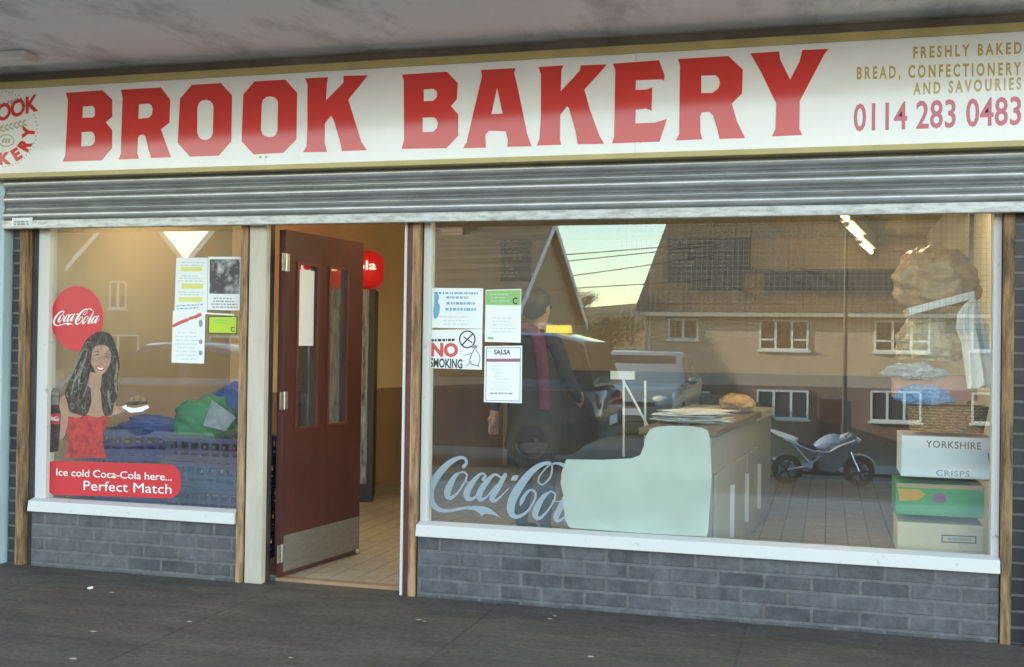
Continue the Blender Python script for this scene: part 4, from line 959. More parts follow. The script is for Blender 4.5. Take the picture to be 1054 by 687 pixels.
# counter with papers
ct = thing('counter', 'white shop counter cabinet with a brown top running back from the window', 'counter', (-.585,.32,.018), R(-3.7))
mb = MB(); mb.box(-.36,0,.02,1.9,.10,.86); mb.box(-.33,-.04,.04,1.86,0,.10); mb.build('body', 'cab_white', ct)
MB().box(-.39,.03,0,1.93,.862,.90).build('counter_top', 'lam_brown', ct, bevel=.006)
for k in range(3):
    y = .08+.62*k
    d_ = MB().box(.002,.02,y,y+.56,.13,.66).build('cabinet_door', 'cab_white', ct, bevel=.004)
    MB().box(.021,.045,y+.48,y+.505,.25,.55).build('handle', 'vinyl_white', d_, bevel=.004)
pp = MB(); rnd = random.Random(5)
for k in range(16):
    q = Matrix.Translation((-.755+rnd.uniform(-.04,.04),.95+rnd.uniform(-.06,.06),.921+.004*k)) @ Matrix.Rotation(rnd.uniform(-.5,.5),4,'Z') @ Matrix.Rotation(rnd.uniform(-.02,.02),4,'Y')
    pp.box(-.14,.14,-.21,.21,0,.003,0,q)
tag(pp.build('paper_pile', 'paper'), 'loose pile of white papers on the brown counter top', 'papers')
lump('bread_loaf_bag', (-.58,2.0,.975), (.12,.13,.07), 'bread_bag', 21, 'golden wrapped bread at the rear end of the counter', 'bread', .2, 3)
cb2 = thing('freezer', 'low white freezer with a pale lid beyond the counter', 'freezer', (-.62,2.6,.018), R(-4))
MB().box(-.5,.12,0,1.0,0,.80).build('body', 'cab_white', cb2, bevel=.01); MB().box(-.52,.14,-.02,1.02,.803,.86).build('lid', 'vinyl_white', cb2, bevel=.01); MB().box(-.2,-.0,-.045,-.022,.80,.83).build('handle', 'hinge', cb2)
# thin white stand behind the blank decal
st = MB(); Y = 1.2
for pa, pb_ in (((641,391),(674,452)),((664,392),(664,505)),((642,391),(642,470))): st.tube([W(*pa,Y),W(*pb_,Y)], .007, 8)
a, b = W(629,382,Y), W(653,391,Y); st.box(a.x,b.x,Y-.02,Y+.02,b.z,a.z)
st.tube([W(664,500,Y), Vector((W(664,505,Y).x,Y,.025))], .007, 8); st.lathe([(.0,.018),(.16,.018),(.16,.03),(.0,.035)], (W(664,505,Y).x,Y,0))
tag(st.build('display_stand', 'vinyl_white'), 'thin white metal display stand with a plate top behind the blank decal', 'stand')

# stack of cartons at the end of the big window
def carton(name, px0, py0, px1, py1, Y, depth, m, label, cat='box', bevel=.004):
    a, b = W(px0,py0,Y), W(px1,py1,Y)
    return tag(box(name, a.x, b.x, Y, Y+depth, b.z, a.z, m, bevel=bevel), label, cat)
YC = .24
base = W(925,568,YC)
k0 = carton('carton', 924, 537, 1012, 577, YC, .38, 'card_pale', 'plain pale cardboard carton at the bottom of the stack in the big window')
flat('printed_frame', [[(969,550.5),(1005,552),(1005,560),(969,558.5)],[(970.5,551.8),(1003.5,553.1),(1003.5,558.7),(970.5,557.4)]], YC-.0005, 'ink_black', k0, .0004)
flat('print', [[(975,553.5),(1000,554.5),(1000,557),(975,556)]], YC-.0005, 'ink', k0, .0004)
k1 = carton('carton', 922, 497, 1013, 534, YC, .36, 'box_green', 'green and orange printed carton between the white box and the plain carton')
flat('printed_patch', [[(924,503),(946,504),(953,509),(946,515),(926,516)]], YC-.0005, 'box_orange', k1, .0004)
flat('printed_roundel', [ell(967,513,7,5.5,20)], YC-.0005, 'ink_purple', k1, .0004)
flat('lid_flap', [[(922.5,497.5),(1012.5,500.5),(1012.5,505),(922.5,501.5)]], YC-.0005, 'card', k1, .0004)
k2 = carton('carton', 928, 448.5, 1022.5, 494.5, YC-.02, .38, 'box_white', 'white carton with black capital lettering on the green carton')
text('lettering', 'YORKSHIRE', (953,460.5), (1010,463), 7.2, YC-.0206, 'ink_mid', k2, .012, 1.1)
text('lettering', 'CRISPS', (963.5,489.8), (998,491.3), 6.2, YC-.0206, 'ink', k2, .012, 1.1)
stroke_mb(MB(), [(1017,467,1),(1020,485,1.2)], lambda x,y:(x,y), YC-.0206, .0006).build('mark', 'ink_black', k2)
a, b = W(934,418,YC), W(1021,447.5,YC)
bk = MB(); xm, hw = (a.x+b.x)/2, (b.x-a.x)/2
secs = []
for k in range(9):
    t = k/8; w = hw*(.88+.12*t); dd = .15*(.88+.12*t); zc = b.z+(a.z-b.z)*t
    secs.append([Vector((xm+w*math.copysign(abs(math.cos(th))**.5,math.cos(th)), YC+.16+dd*math.copysign(abs(math.sin(th))**.5,math.sin(th)), zc)) for th in [2*math.pi*j/32 for j in range(32)]])
bk.loft(secs); tag(bk.build('wicker_basket', 'wicker', smooth=True), 'brown wicker basket on top of the white lettered carton', 'basket')
k3 = carton('plastic_tray', 921, 386, 1006, 413, YC+.05, .3, 'pink_tray', 'pink plastic tray on the wicker basket under the clear bag', 'tray')
c = W(951,409,YC); lump('blue_bag', (c.x,YC+.02,c.z), (.115,.05,.05), 'bag_blue', 5, 'crumpled blue tissue bag in front of the pink tray', 'bag', .4, 4, ridge=.2)
c = W(942,384,YC); lump('clear_bag', (c.x,YC+.06,c.z), (.13,.08,.045), 'bag_grey', 8, 'crumpled clear grey bag lying on the pink tray', 'bag', .35, 4, ridge=.2)
c = W(958,352,.5); lump('bread_bag', (c.x,.46,c.z), (.17,.13,.135), 'bread_bag2', 12, 'pale wrapped bread bag under the tilted white shelf', 'bag', .22, 3.2, ridge=.12)
c = W(965,290,.5); lump('bread_bag', (c.x-.01,.46,c.z), (.20,.14,.17), 'bread_bag', 17, 'big brown wrapped bread bag heaped on the tilted white shelf', 'bag', .3, 2.4, ridge=.10)
c = W(992,282,.42); lump('bread_bag', (c.x-.02,.42,c.z), (.055,.06,.10), 'bread_bag', 27, 'small twisted brown paper bag beside the big bread bag', 'bag', .3, 3, ridge=.2)
a = [W(935,317,.22),W(1003,299.5,.22),W(1004,307,.22),W(937,324.5,.22)]
sb = MB().add(a+[v+Vector((0,.40,0)) for v in a], [(0,1,2,3),(7,6,5,4),(0,4,5,1),(1,5,6,2),(2,6,7,3),(3,7,4,0)])
tag(sb.build('tilted_shelf', 'vinyl_white', bevel=.003), 'tilted white shelf board holding the brown bread bags', 'shelf')
# uprights that carry that shelf
sr = MB(); 
for x in (.70,.86): sr.box(x,x+.025,.60,.625,.018,2.4)
sr.box(.70,.885,.20,.599,1.30,1.32)
tag(sr.build('shelf_upright', 'hinge'), 'pair of grey shelf uprights behind the hanging white apron', 'shelf frame')
# hanging white apron
out = [(986,322),(994,312),(1003,306),(1008,312),(1012,330),(1018,358),(1024,385),(1026,397),(1014,400),(1003,403),(996,400),(993,375),(990,352),(984,338)]
ap = MB(); rows = 26; cols = 14
def edge(y, side):
    xs = []
    for (x0,y0),(x1,y1) in zip(out, out[1:]+out[:1]):
        if (y0-y)*(y1-y) <= 0 and y0 != y1: xs.append(x0+(x1-x0)*(y-y0)/(y1-y0))
    return (min(xs) if side == 0 else max(xs)) if xs else None
vs = []
for i in range(rows+1):
    y = 307+(400-307)*i/rows; l, r_ = edge(y,0), edge(y,1)
    for j in range(cols+1):
        t = j/cols; px_ = l+(r_-l)*t; v = W(px_, y, .17); v.y += .018*math.sin(t*15+i*.12)*(.3+i/rows)+.01*math.sin(t*6+2); vs.append(v)
nv = len(vs); vs += [v+Vector((0,.012,0)) for v in vs]
fs = [(i*(cols+1)+j,i*(cols+1)+j+1,(i+1)*(cols+1)+j+1,(i+1)*(cols+1)+j) for i in range(rows) for j in range(cols)]
fs += [tuple(k+nv for k in f[::-1]) for f in fs]
rim = [i*(cols+1) for i in range(rows+1)]+[rows*(cols+1)+j for j in range(1,cols+1)]+[i*(cols+1)+cols for i in range(rows-1,-1,-1)]+[j for j in range(cols-1,0,-1)]
fs += [(p,q,q+nv,p+nv) for p, q in zip(rim, rim[1:]+rim[:1])]
ap.add(vs, fs); tag(ap.build('hanging_apron', 'cloth_white', smooth=True), 'white apron hanging from the tilted shelf by the window frame', 'apron')

# ================================================================== PEOPLE
def person(label, loc, rz, J, coat, scale=1.0, hair='hair'):
    root = thing('person', label, 'person', loc, rz)
    V = []; E = []; Rr = []
    def add(p, r, parent=None):
        V.append(tuple(p)); Rr.append(r)
        if parent is not None: E.append((parent, len(V)-1))
        return len(V)-1
    pel = add((0,0,.95), .16); ab = add((0,.0,1.10), .145, pel); ch = add((0,.01,1.28), .165, ab); sho = add((0,.015,1.40), .12, ch)
    nk = add((0,.0,1.47), .052, sho); jaw = add((0,-.02,1.56), .068, nk); hd_ = add((0,-.008,1.64), .088, jaw); add((0,0,1.70), .06, hd_)
    hands = []
    for s, k in ((-1,'L'),(1,'R')):
        e, w, h = J['el'+k], J['wr'+k], J['ha'+k]
        a_ = add((s*.175,.01,1.385), .068, sho); b_ = add(e, .05, a_); c_ = add(w, .034, b_); d_ = add(h, .036, c_)
        w_, h_ = Vector(w), Vector(h); dirv = (h_-w_).normalized(); side = dirv.cross(Vector((1,0,0)) if abs(dirv.x) < .8 else Vector((0,0,1))).normalized()
        for q in range(4):
            f0 = h_+side*(.026*(q-1.5))+dirv*.035; f1 = f0+dirv*(.035-.004*abs(q-1.5)); f2 = f1+dirv*.028+Vector((-s*.012,0,0))
            i1 = add(f0, .011, d_); i2 = add(f1, .010, i1); add(f2, .008, i2)
        t0 = w_+dirv*.04+side*-.04; i1 = add(t0, .012, d_); add(t0+dirv*.035+side*-.015, .010, i1)
        hands.append(h_)
        lg = add((s*.10,0,.86), .105, pel); kn = add((s*.11,-.01,.50), .072, lg); an = add((s*.115,.03,.10), .048, kn); he = add((s*.115,.0,.05), .05, an); add((s*.125,-.15,.035), .035, he)
    me = bpy.data.meshes.new('skeleton'); me.from_pydata(V, E, []); o = bpy.data.objects.new('skeleton', me); COL.objects.link(o)
    md = o.modifiers.new('s', 'SKIN'); md.use_smooth_shade = True
    for i, sv in enumerate(me.skin_vertices[0].data): sv.radius = (Rr[i], Rr[i]*(.72 if i in (0,1,2,3) else 1)); sv.use_root = (i == 0)
    o.modifiers.new('d', 'SUBSURF').levels = 2; o.modifiers['d'].render_levels = 2
    bpy.context.view_layer.update()
    bmesh_me = bpy.data.meshes.new_from_object(o.evaluated_get(bpy.context.evaluated_depsgraph_get())); bpy.data.objects.remove(o)
    bmesh_me.name = 'body'
    for m_ in (coat, 'skin', 'jeans', 'shoe'): bmesh_me.materials.append(MT[m_])
    for p in bmesh_me.polygons:
        c = p.center; mi = 0
        if c.z > 1.475 and abs(c.x) < .13 and c.y > -.2: mi = 1
        elif any((c-h_).length < .135 and (c-Vector(J['wr'+k])).dot(h_-Vector(J['wr'+k])) > -.0004 for h_, k in zip(hands,'LR')): mi = 1
        elif c.z < .085: mi = 3
        elif c.z < .62: mi = 2
        p.material_index = mi; p.use_smooth = True
    b = bpy.data.objects.new('body', bmesh_me); COL.objects.link(b); b.parent = root
    f = MB()
    for s in (-1,1): f.ball((s*.032,-.098,1.632), (.012,.008,.008), 8)
    f.build('eye', 'ink_black', root)
    f = MB().loft([[Vector((-.008,-.095,1.64)),Vector((.008,-.095,1.64)),Vector((0,-.102,1.64))],[Vector((-.018,-.088,1.592)),Vector((.018,-.088,1.592)),Vector((0,-.122,1.592))]]); f.build('nose', 'skin', root)
    MB().ball((0,-.085,1.562),(.026,.012,.007),8).build('mouth', 'ink_red', root)
    e = MB()
    for s in (-1,1): e.ball((s*.088,.0,1.62),(.012,.022,.034),8)
    e.build('ear', 'skin', root)
    hb = MB().ball((0,.018,1.665),(.104,.112,.105),14)
    hb.v = [v for v in hb.v]
    for v in hb.v:
        if v.y < -.05 and v.z < 1.68: v.y = -.045
        if v.y > 0 and v.z < 1.64: v.z -= .06*(v.y/.12)
    hb.build('hair', hair, root, smooth=True)
    root.scale = (scale,)*3
    return root
stand = dict(elL=(-.26,-.05,1.12), wrL=(-.22,-.20,.98), haL=(-.18,-.26,.98), elR=(.29,.08,1.12), wrR=(.33,.10,.88), haR=(.335,.10,.80))
hold = dict(elL=(-.25,-.08,1.16), wrL=(-.10,-.34,1.30), haL=(-.06,-.40,1.33), elR=(.25,-.08,1.16), wrR=(.10,-.34,1.30), haR=(.06,-.40,1.33))
c = W(552,452,1.9)
pr = person('person inside the shop in a long dark coat with a magenta scarf', (c.x, 1.9, .018), R(150), stand, 'coat', .98)
sc_ = MB().tube(spline([(-.10,-.05,1.48),(0,-.12,1.45),(.10,-.05,1.47),(.08,.08,1.49),(-.03,.11,1.47),(-.11,.11,1.42),(-.16,.13,1.32),(-.185,.13,1.18),(-.19,.12,1.02),(-.19,.12,.92)],6), .042, 10); sc_.build('scarf', 'scarf', pr, smooth=True)
mb = MB(); secs = []
for z_, a_, b_ in ((.62,.25,.20),(.75,.24,.185),(.90,.225,.17),(1.05,.205,.155),(1.2,.205,.15),(1.34,.20,.135)):
    secs.append([Vector((a_*math.cos(2*math.pi*k/24), b_*math.sin(2*math.pi*k/24), z_)) for k in range(24)])
mb.loft(secs, caps=False).build('coat', 'coat', pr, smooth=True)

# ================================================================== ACROSS THE STREET (seen in the glass)
def car(label, loc, rz, paint, H=1.5, L_=4.3, Wd=1.76, taxi=False, van=False, group=None):
    t = thing('parked_car', label, 'car', loc, rz, group)
    h = L_/2; hw = Wd/2
    # stations along the length: x, z low, z belt, half width
    st = [(-h,.42,.62,.80),(-h+.08,.30,.74,.92),(-h+.5,.24,.86,.98),(-h+1.1,.22,.92,1),(0,.22,.94,1),(h-.9,.22,.96,1),(h-.25,.26,.95,.96),(h-.05,.34,.86,.90),(h,.45,.66,.82)]
    if van: st[1] = (-h+.08,.30,.84,.94); st[2] = (-h+.5,.24,.98,.98); st[3] = (-h+1.0,.22,1.04,1); st[4] = (0,.22,1.06,1); st[5] = (h-.9,.22,1.06,1); st[6] = (h-.25,.26,1.05,.97)
    secs = []
    for x, zl, zb_, w in st:
        ww = hw*w; zm = (zl+zb_)/2
        half = [(ww*.90,zl),(ww*.985,zl+.10*(zb_-zl)),(ww,zm),(ww*.985,zb_-.08),(ww*.94,zb_)]
        secs.append([Vector((x,-y,z_)) for y, z_ in half]+[Vector((x,y,z_)) for y, z_ in half[::-1]])
    MB().loft(secs).build('body', paint, t, smooth=True)
    zb_ = 1.03 if van else .91
    if van: gs = [(-h+.75,zb_,.86),(-h+1.55,H-.04,.74),(-h+2.0,H,.76),(h-.6,H-.01,.76),(h-.22,H-.10,.74),(h-.06,zb_,.86)]
    else: gs = [(-h+1.05,zb_,.86),(-h+1.85,H-.03,.70),(-h+2.3,H,.70),(h-1.2,H-.03,.70),(h-.55,H-.16,.70),(h-.16,zb_,.82)]
    lo = [(gs[0][0],zb_-.06,.90*hw),(gs[-1][0],zb_-.06,.90*hw)]
    pts = [(g[0],g[1],g[2]*hw/.88) for g in gs]
    secs = []
    for i, (x, z_, w) in enumerate(pts):
        xb = lo[0][0]+(lo[1][0]-lo[0][0])*i/(len(pts)-1)
        secs.append([Vector((xb,-.92*hw,zb_-.05)),Vector((x,-w,z_-.03)),Vector((x,-w*.88,z_)),Vector((x,w*.88,z_)),Vector((x,w,z_-.03)),Vector((xb,.92*hw,zb_-.05))])
    MB().loft(secs).build('cabin', paint, t, smooth=True)
    # glass panels set slightly proud of the cabin
    def lerp(a, b, k): return a+(b-a)*k
    for s in (0, 5):
        up = 1 if s == 0 else 4
        for a_, b_ in ((.10,.46),(.51,.88)):
            q = []
            nseg = 6; ring_lo = []; ring_up = []
            for k in range(nseg+1):
                f = lerp(a_, b_, k/nseg)*(len(secs)-1); i0 = min(int(f), len(secs)-2); ff = f-i0
                lo_ = lerp(secs[i0][s], secs[i0+1][s], ff); up_ = lerp(secs[i0][up], secs[i0+1][up], ff)
                off = Vector((0,-.008 if s == 0 else .008,0))
                ring_lo.append(lerp(lo_, up_, .18)+off); ring_up.append(lerp(lo_, up_, .88)+off)
            vs = ring_lo+ring_up; fs = [(k,k+1,nseg+2+k,nseg+1+k) for k in range(nseg)]
            MB().add(vs, fs).build('side_window', 'car_glass', t)
    for i0, i1, nm, o_ in ((0,1,'windscreen',-.01),(len(secs)-1,len(secs)-2,'rear_window',.01)):
        a0, a1, b0, b1 = secs[i0][0], secs[i0][5], secs[i1][2], secs[i1][3]
        q = [lerp(a0,b0,.15),lerp(a1,b1,.15),lerp(a1,b1,.92),lerp(a0,b0,.92)]
        c0 = sum(q, Vector())/4; q = [c0+(v-c0)*.94+Vector((o_,0,.012)) for v in q]
        MB().add(q, [(0,1,2,3)]).build(nm, 'car_glass', t)
    for x in (-h+.82, h-.80):
        for s in (-1,1):
            y = s*(hw-.10)
            w = MB().lathe([(.20,-.10),(.29,-.10),(.315,-.06),(.315,.06),(.29,.10),(.20,.10)], (x,y,.315), 'y', 28).build('wheel', 'rubber', t, smooth=True)
            rm = MB().lathe([(.0,-.07),(.05,-.085),(.19,-.06),(.205,-.09),(.205,.09),(.19,.06),(.05,.085),(.0,.07)], (x,y,.315), 'y', 28)
            rm.build('rim', 'alloy', w, smooth=True)
    for s in (-1,1):
        MB().ball((-h+.10,s*hw*.66,.66 if not van else .72),(.10,.17,.075),10).build('headlight', 'lampglass', t, smooth=True)
        MB().ball((h-.07,s*hw*.78,.78),(.07,.09,.12),10).build('tail_light', 'taillamp', t, smooth=True)
        MB().ball((-h+1.28,s*(hw+.08),zb_+.04),(.06,.10,.065),10).build('wing_mirror', paint, t, smooth=True)
    MB().box(-h-.02,-h+.02,-.26,.26,.40,.51).build('number_plate', 'plate', t); MB().box(h-.015,h+.015,-.26,.26,.50,.61).build('number_plate', 'plate', t)
    MB().box(-h-.010,-h+.06,-.5,.5,.555,.62).build('grille', 'black', t)
    for s in (-1,1):
        MB().box(-h+1.0,h-.3,s*(hw+.004)-.004,s*(hw+.004)+.004,zb_-.10,zb_-.075).build('waist_trim', 'chrome', t)
    if taxi:
        MB().prism([(-.09,H+.002),(.09,H+.002),(.06,H+.10),(-.06,H+.10)], 'x', 1.45, 1.75).move(Matrix.Rotation(R(90),4,'Z').to_4x4() if False else Matrix.Identity(4)).build('roof_sign', 'taxi', t)
    return t
# dark people carrier parked at the kerb behind the photographer
c = M(628,345,8.0)
car('dark people carrier with a small yellow roof sign, parked at the kerb opposite the window', (c.x-2.28, -8.0, -.12), 0, 'car_dark', 1.62, 4.6, 1.82, taxi=True, van=True)
c = M(112,368,8.3)
car('dark blue hatchback parked at the kerb opposite the small window', (c.x+1.15, -8.35, -.12), 0, 'car_blue', 1.44, 4.1, 1.72)
c = M(647,430,13.0); gz = -.29
car('pale silver car facing the shop front across the road', (c.x, -14.6, gz+.1), R(-90), 'car_silver', 1.45, 4.2, 1.75)

# motorcycle
def motorcycle(loc, rz):
    t = thing('motorcycle', 'silver and black sports motorcycle parked across the road', 'motorcycle', loc, rz)
    def wheel(x, r):
        w = MB(); w.lathe([(r-.11,-.05),(r-.04,-.065),(r,-.03),(r,.03),(r-.04,.065),(r-.11,.05)], (x,0,r), 'y', 32)
        o = w.build('wheel', 'rubber', t, smooth=True)
        m_ = MB(); m_.lathe([(r-.10,-.04),(r-.12,-.03),(r-.12,.03),(r-.10,.04)], (x,0,r), 'y', 32)
        for k in range(5):
            a = 2*math.pi*k/5; m_.tube([(x,0,r),(x+(r-.11)*math.cos(a),0,r+(r-.11)*math.sin(a))], .022, 6)
        m_.lathe([(.0,-.06),(.05,-.06),(.05,.06),(0,.06)], (x,0,r), 'y', 16)
        m_.build('rim', 'bike_dark', o)
        d_ = MB(); d_.lathe([(.07,-.066),(.15,-.066),(.15,-.072),(.07,-.072)], (x,0,r), 'y', 24); d_.build('brake_disc', 'chrome', o)
    wheel(.72, .30); wheel(-.68, .30)
    f = MB()
    for s in (-.09,.09): f.tube([(.70,s,.30),(.52,s,.72),(.44,s,.98)], [.028,.024,.022], 8)
    f.build('fork', 'chrome', t)
    MB().tube([(.42,-.34,1.0),(.42,-.2,1.01),(.44,0,1.0),(.42,.2,1.01),(.42,.34,1.0)], .016, 8).build('handlebar', 'black', t)
    fr_ = MB()
    for s in (-.13,.13):
        fr_.tube(spline([(.46,s*.6,.86),(.25,s,.72),(.0,s*1.1,.60),(-.20,s,.46),(-.22,s,.36)],5), .03, 8); fr_.tube([(-.22,s,.40),(-.68,s*.8,.30)], .026, 8)
        fr_.tube([(-.12,s,.66),(-.75,s*.7,.90)], .02, 8); fr_.tube([(-.24,s,.44),(-.58,s*.7,.82)], .016, 8)
    fr_.build('frame', 'bike_silver', t)
    e = MB(); e.box(-.20,.26,-.15,.15,.24,.56); e.box(.08,.32,-.13,.13,.40,.66); e.tube([(-.0,-.18,.34),(-.0,.18,.34)], .11, 16); e.tube([(.24,-.1,.40),(.34,-.06,.25),(.1,-.08,.20),(-.25,-.14,.24)], .025, 8)
    e.build('engine', 'bike_dark', t, bevel=.02)
    tk = []
    for x, w, z0, z1 in ((-.18,.08,.70,.82),(-.08,.15,.66,.92),(.06,.19,.64,1.01),(.22,.19,.66,1.05),(.36,.14,.72,1.01),(.42,.07,.80,.95)):
        tk.append([Vector((x,w*math.cos(2*math.pi*k/16),(z0+z1)/2+(z1-z0)/2*math.sin(2*math.pi*k/16))) for k in range(16)])
    MB().loft(tk).build('fuel_tank', 'bike_blue', t, smooth=True)
    stt = []
    for x, w, z0, z1 in ((-.12,.10,.70,.78),(-.30,.13,.74,.82),(-.50,.12,.82,.90),(-.52,.11,.84,.94)):
        stt.append([Vector((x,-w,z0)),Vector((x,w,z0)),Vector((x,w,z1)),Vector((x,-w,z1))])
    MB().loft(stt).build('seat', 'black', t, bevel=.01)
    tl_ = []
    for x, w, z0, z1 in ((-.48,.13,.80,.94),(-.70,.10,.90,1.02),(-.92,.06,.99,1.08),(-1.02,.03,1.05,1.10)):
        tl_.append([Vector((x,-w,z0)),Vector((x,w,z0)),Vector((x,w*.8,z1)),Vector((x,-w*.8,z1))])
    MB().loft(tl_).build('tail_fairing', 'bike_silver', t, bevel=.012)
    for s in (-1,1):
        sd = MB().prism([(.66,.94),(.60,1.06),(.40,.92),(.10,.70),(-.10,.54),(-.06,.34),(.22,.26),(.40,.46),(.50,.66),(.64,.80)], 'y', s*.17-.012, s*.17+.012)
        sd.build('side_fairing', 'bike_grey', t, bevel=.006)
        MB().tube(spline([(-.14,s*.19,.70),(.10,s*.20,.68),(.30,s*.20,.80),(.56,s*.18,.90),(.62,s*.17,.94)],5), .022, 8).build('fairing_stripe', 'bike_silver', t)
        MB().tube([(.46,s*.17,1.02),(.50,s*.30,1.10)], .01, 6).build('mirror_arm', 'black', t)
    ns = []
    for x, w, z0, z1 in ((.34,.16,.86,1.02),(.50,.15,.82,1.08),(.64,.11,.82,1.02),(.72,.05,.86,.95)):
        ns.append([Vector((x,w*math.cos(2*math.pi*k/16),(z0+z1)/2+(z1-z0)/2*math.sin(2*math.pi*k/16))) for k in range(16)])
    MB().loft(ns).build('nose_fairing', 'bike_silver', t, smooth=True)
    MB().add([(.66,-.10,1.0),(.66,.10,1.0),(.42,.09,1.22),(.42,-.09,1.22)], [(0,1,2,3)]).build('windscreen', 'car_glass', t)
    MB().ball((.70,0,.92),(.05,.09,.05),10).build('headlight', 'lampglass', t)
    fn = []
    for k in range(9):
        a = R(20+14*k); r0 = .335
        fn.append([Vector((.72+r0*math.cos(a),-.07,.30+r0*math.sin(a))),Vector((.72+(r0+.02)*math.cos(a),0,.30+(r0+.02)*math.sin(a))),Vector((.72+r0*math.cos(a),.07,.30+r0*math.sin(a)))])
    MB().loft(fn, closed=False, caps=False).build('front_mudguard', 'bike_silver', t, smooth=True)
    MB().tube([(-.10,-.16,.26),(-.35,-.20,.32),(-.42,-.20,.34),(-.95,-.21,.46),(-.97,-.21,.465)], [.025,.03,.055,.06,.045], 12).build('exhaust', 'chrome', t, smooth=True)
    MB().tube([(-.15,.16,.30),(-.22,.34,.0)], .012, 6).build('side_stand', 'black', t)
    t.scale = (1.12,)*3
    return t
b0 = M(805,497,21.2); b1 = M(880,500,21.2)
bx = (M(846,500,21.2)).x
BY = -20.4
motorcycle((bx, BY, terrain_z(bx, BY)+.035), R(-6))

# houses
def house_window(parent, x0, z0, x1, z1, y, lights=2, topbar=False, facing=1):
    """a white framed window on a wall at y facing +y"""
    f = MB(); t = .07
    f.box(x0,x0+t,y,y+.06,z0,z1); f.box(x1-t,x1,y,y+.06,z0,z1); f.box(x0+t,x1-t,y,y+.06,z0,z0+t); f.box(x0+t,x1-t,y,y+.06,z1-t,z1)
    for k in range(1, lights):
        xm = x0+(x1-x0)*k/lights; f.box(xm-.045,xm+.045,y,y+.058,z0+t,z1-t)
    if topbar:
        for k in range(lights):
            if k == 1: continue
            xa = x0+(x1-x0)*k/lights+.06; f.box(xa,xa+(x1-x0)/lights-.12,y,y+.056,z0+.36,z0+.43)
    w = f.build('window', 'upvc', parent)
    MB().box(x0+t*.5,x1-t*.5,y+.012,y+.02,z0+t*.5,z1-t*.5).build('pane', 'house_glass', w)
    MB().box(x0-.08,x1+.08,y,y+.12,z0-.08,z0-.002).build('sill', 'upvc', w)
    return w
YH = 38.0
def mh(px, py, Y=YH): v = M(px, py, Y); return v
def house_right():
    c = mh(664,460); t = thing('house', 'pair of houses with buff pebbledash upper walls over red brick, across the road', 'house', (c.x, c.y, c.z))
    x0 = mh(664,400).x; x1 = x0+19; y = mh(664,400).y; zg = -2.75
    ze = mh(760,322).z; zm = mh(760,398).z+.05
    MB().box(x0,x1,y-8,y,zg,zm).build('brick_storey', 'house_brick', t)
    MB().box(x0-.02,x1+.02,y-8.02,y+.02,zm+.002,ze).build('rendered_storey', 'render', t)
    def wn(q, **k): a, b = mh(q[0],q[1]), mh(q[2],q[3]); return house_window(t, min(a.x,b.x), min(a.z,b.z), max(a.x,b.x), max(a.z,b.z), y+.022, **k)
    wn((688,328,719,350)); wn((782,329,832,361), lights=3, topbar=True); wn((900,330,957,363), lights=3, topbar=True); wn((1000,331,1040,362), lights=2)
    for q in ((779,401,832,432),(896,402,948,435),(688,402,730,432),(1000,404,1050,437)): wn(q, lights=3 if q[0] in (779,896) else 2)
    rz_ = ze+5.4
    rf = MB().add([(x0-.45,y+.45,ze-.1),(x1+.45,y+.45,ze-.1),(x1+.45,y-8.4,ze-.1),(x0-.45,y-8.4,ze-.1),(x0+.75,y-3.9,rz_),(x1-.75,y-3.9,rz_)],
        [(0,1,5,4),(2,3,4,5),(3,0,4),(1,2,5),(3,2,1,0)]).build('roof', 'roof_tile', t)
    MB().box(x0+9,x0+10.2,y-4.5,y-3.6,rz_-.6,rz_+.9).build('chimney', 'house_brick', rf)
    MB().box(x0-.5,x1+.5,y+.452,y+.56,ze-.16,ze-.02).build('gutter', 'gutter', t)
    MB().tube([(x0+.15,y+.09,ze-.1),(x0+.15,y+.09,zg)], .05, 8).build('downpipe', 'gutter', t)
    for xx in (x0+6.6, x0+12.6):
        d_ = MB().box(xx,xx+.95,y+.003,y+.05,zg+.12,zg+2.2).build('door', 'door_red', t); MB().ball((xx+.85,y+.07,zg+1.15),.04,6).build('handle', 'chrome', d_)
    for ch in t.children: ch.matrix_parent_inverse = Matrix.Translation((-c.x,-c.y,-c.z))
    return t
house_right()
def face_glass(x, y): return math.atan2(5.75-y, -x)-math.pi/2
def gable_house(label, peak, eave_z, zg, rz, half, depth, wallm, roofm='roof_tile', windows=((-.3,.3,.3,1.7),), over=.35, barge=True):
    """a house whose gable end faces local +y; local origin at ground under the gable peak"""
    t = thing('house', label, 'house', (peak[0], peak[1], zg), rz)
    H = peak[2]-zg; E_ = eave_z-zg
    MB().prism([(-half,0),(half,0),(half,E_),(0,H-.06),(-half,E_)], 'y', -depth, 0).build('walls', wallm, t)
    k = (H-E_)/half
    rf = MB()
    for s in (-1,1):
        a = [(0,H),(s*(half+over),H-k*(half+over)),(s*(half+over),H-k*(half+over)+.14),(0,H+.16)]
        rf.prism(a, 'y', -depth-.3, .30)
    r_ = rf.build('roof', roofm, t)
    if barge:
        bg = MB()
        for s in (-1,1): bg.prism([(s*.002,H-.16),(s*(half+over),H-k*(half+over)-.16),(s*(half+over),H-k*(half+over)+.10),(s*.002,H+.10)], 'y', .302, .34)
        bg.build('bargeboard', 'upvc', r_)
    for (x0,z0,x1,z1) in windows: house_window(t, x0, z0, x1, z1, .004)
    MB().box(-.45,.45,-depth*.5-.4,-depth*.5+.4,H-.3,H+1.1).build('chimney', 'house_brick', r_)
    return t
# house B: oblique gable, pale verge against the sky
n_ = M(526,322,27.0); f_ = M(592,320,32.0); pk = M(566,231,29.5)
gx, gy = f_.x-n_.x, f_.y-n_.y
half = math.hypot(gx, gy)/2
mid = Vector(((n_.x+f_.x)/2, (n_.y+f_.y)/2))
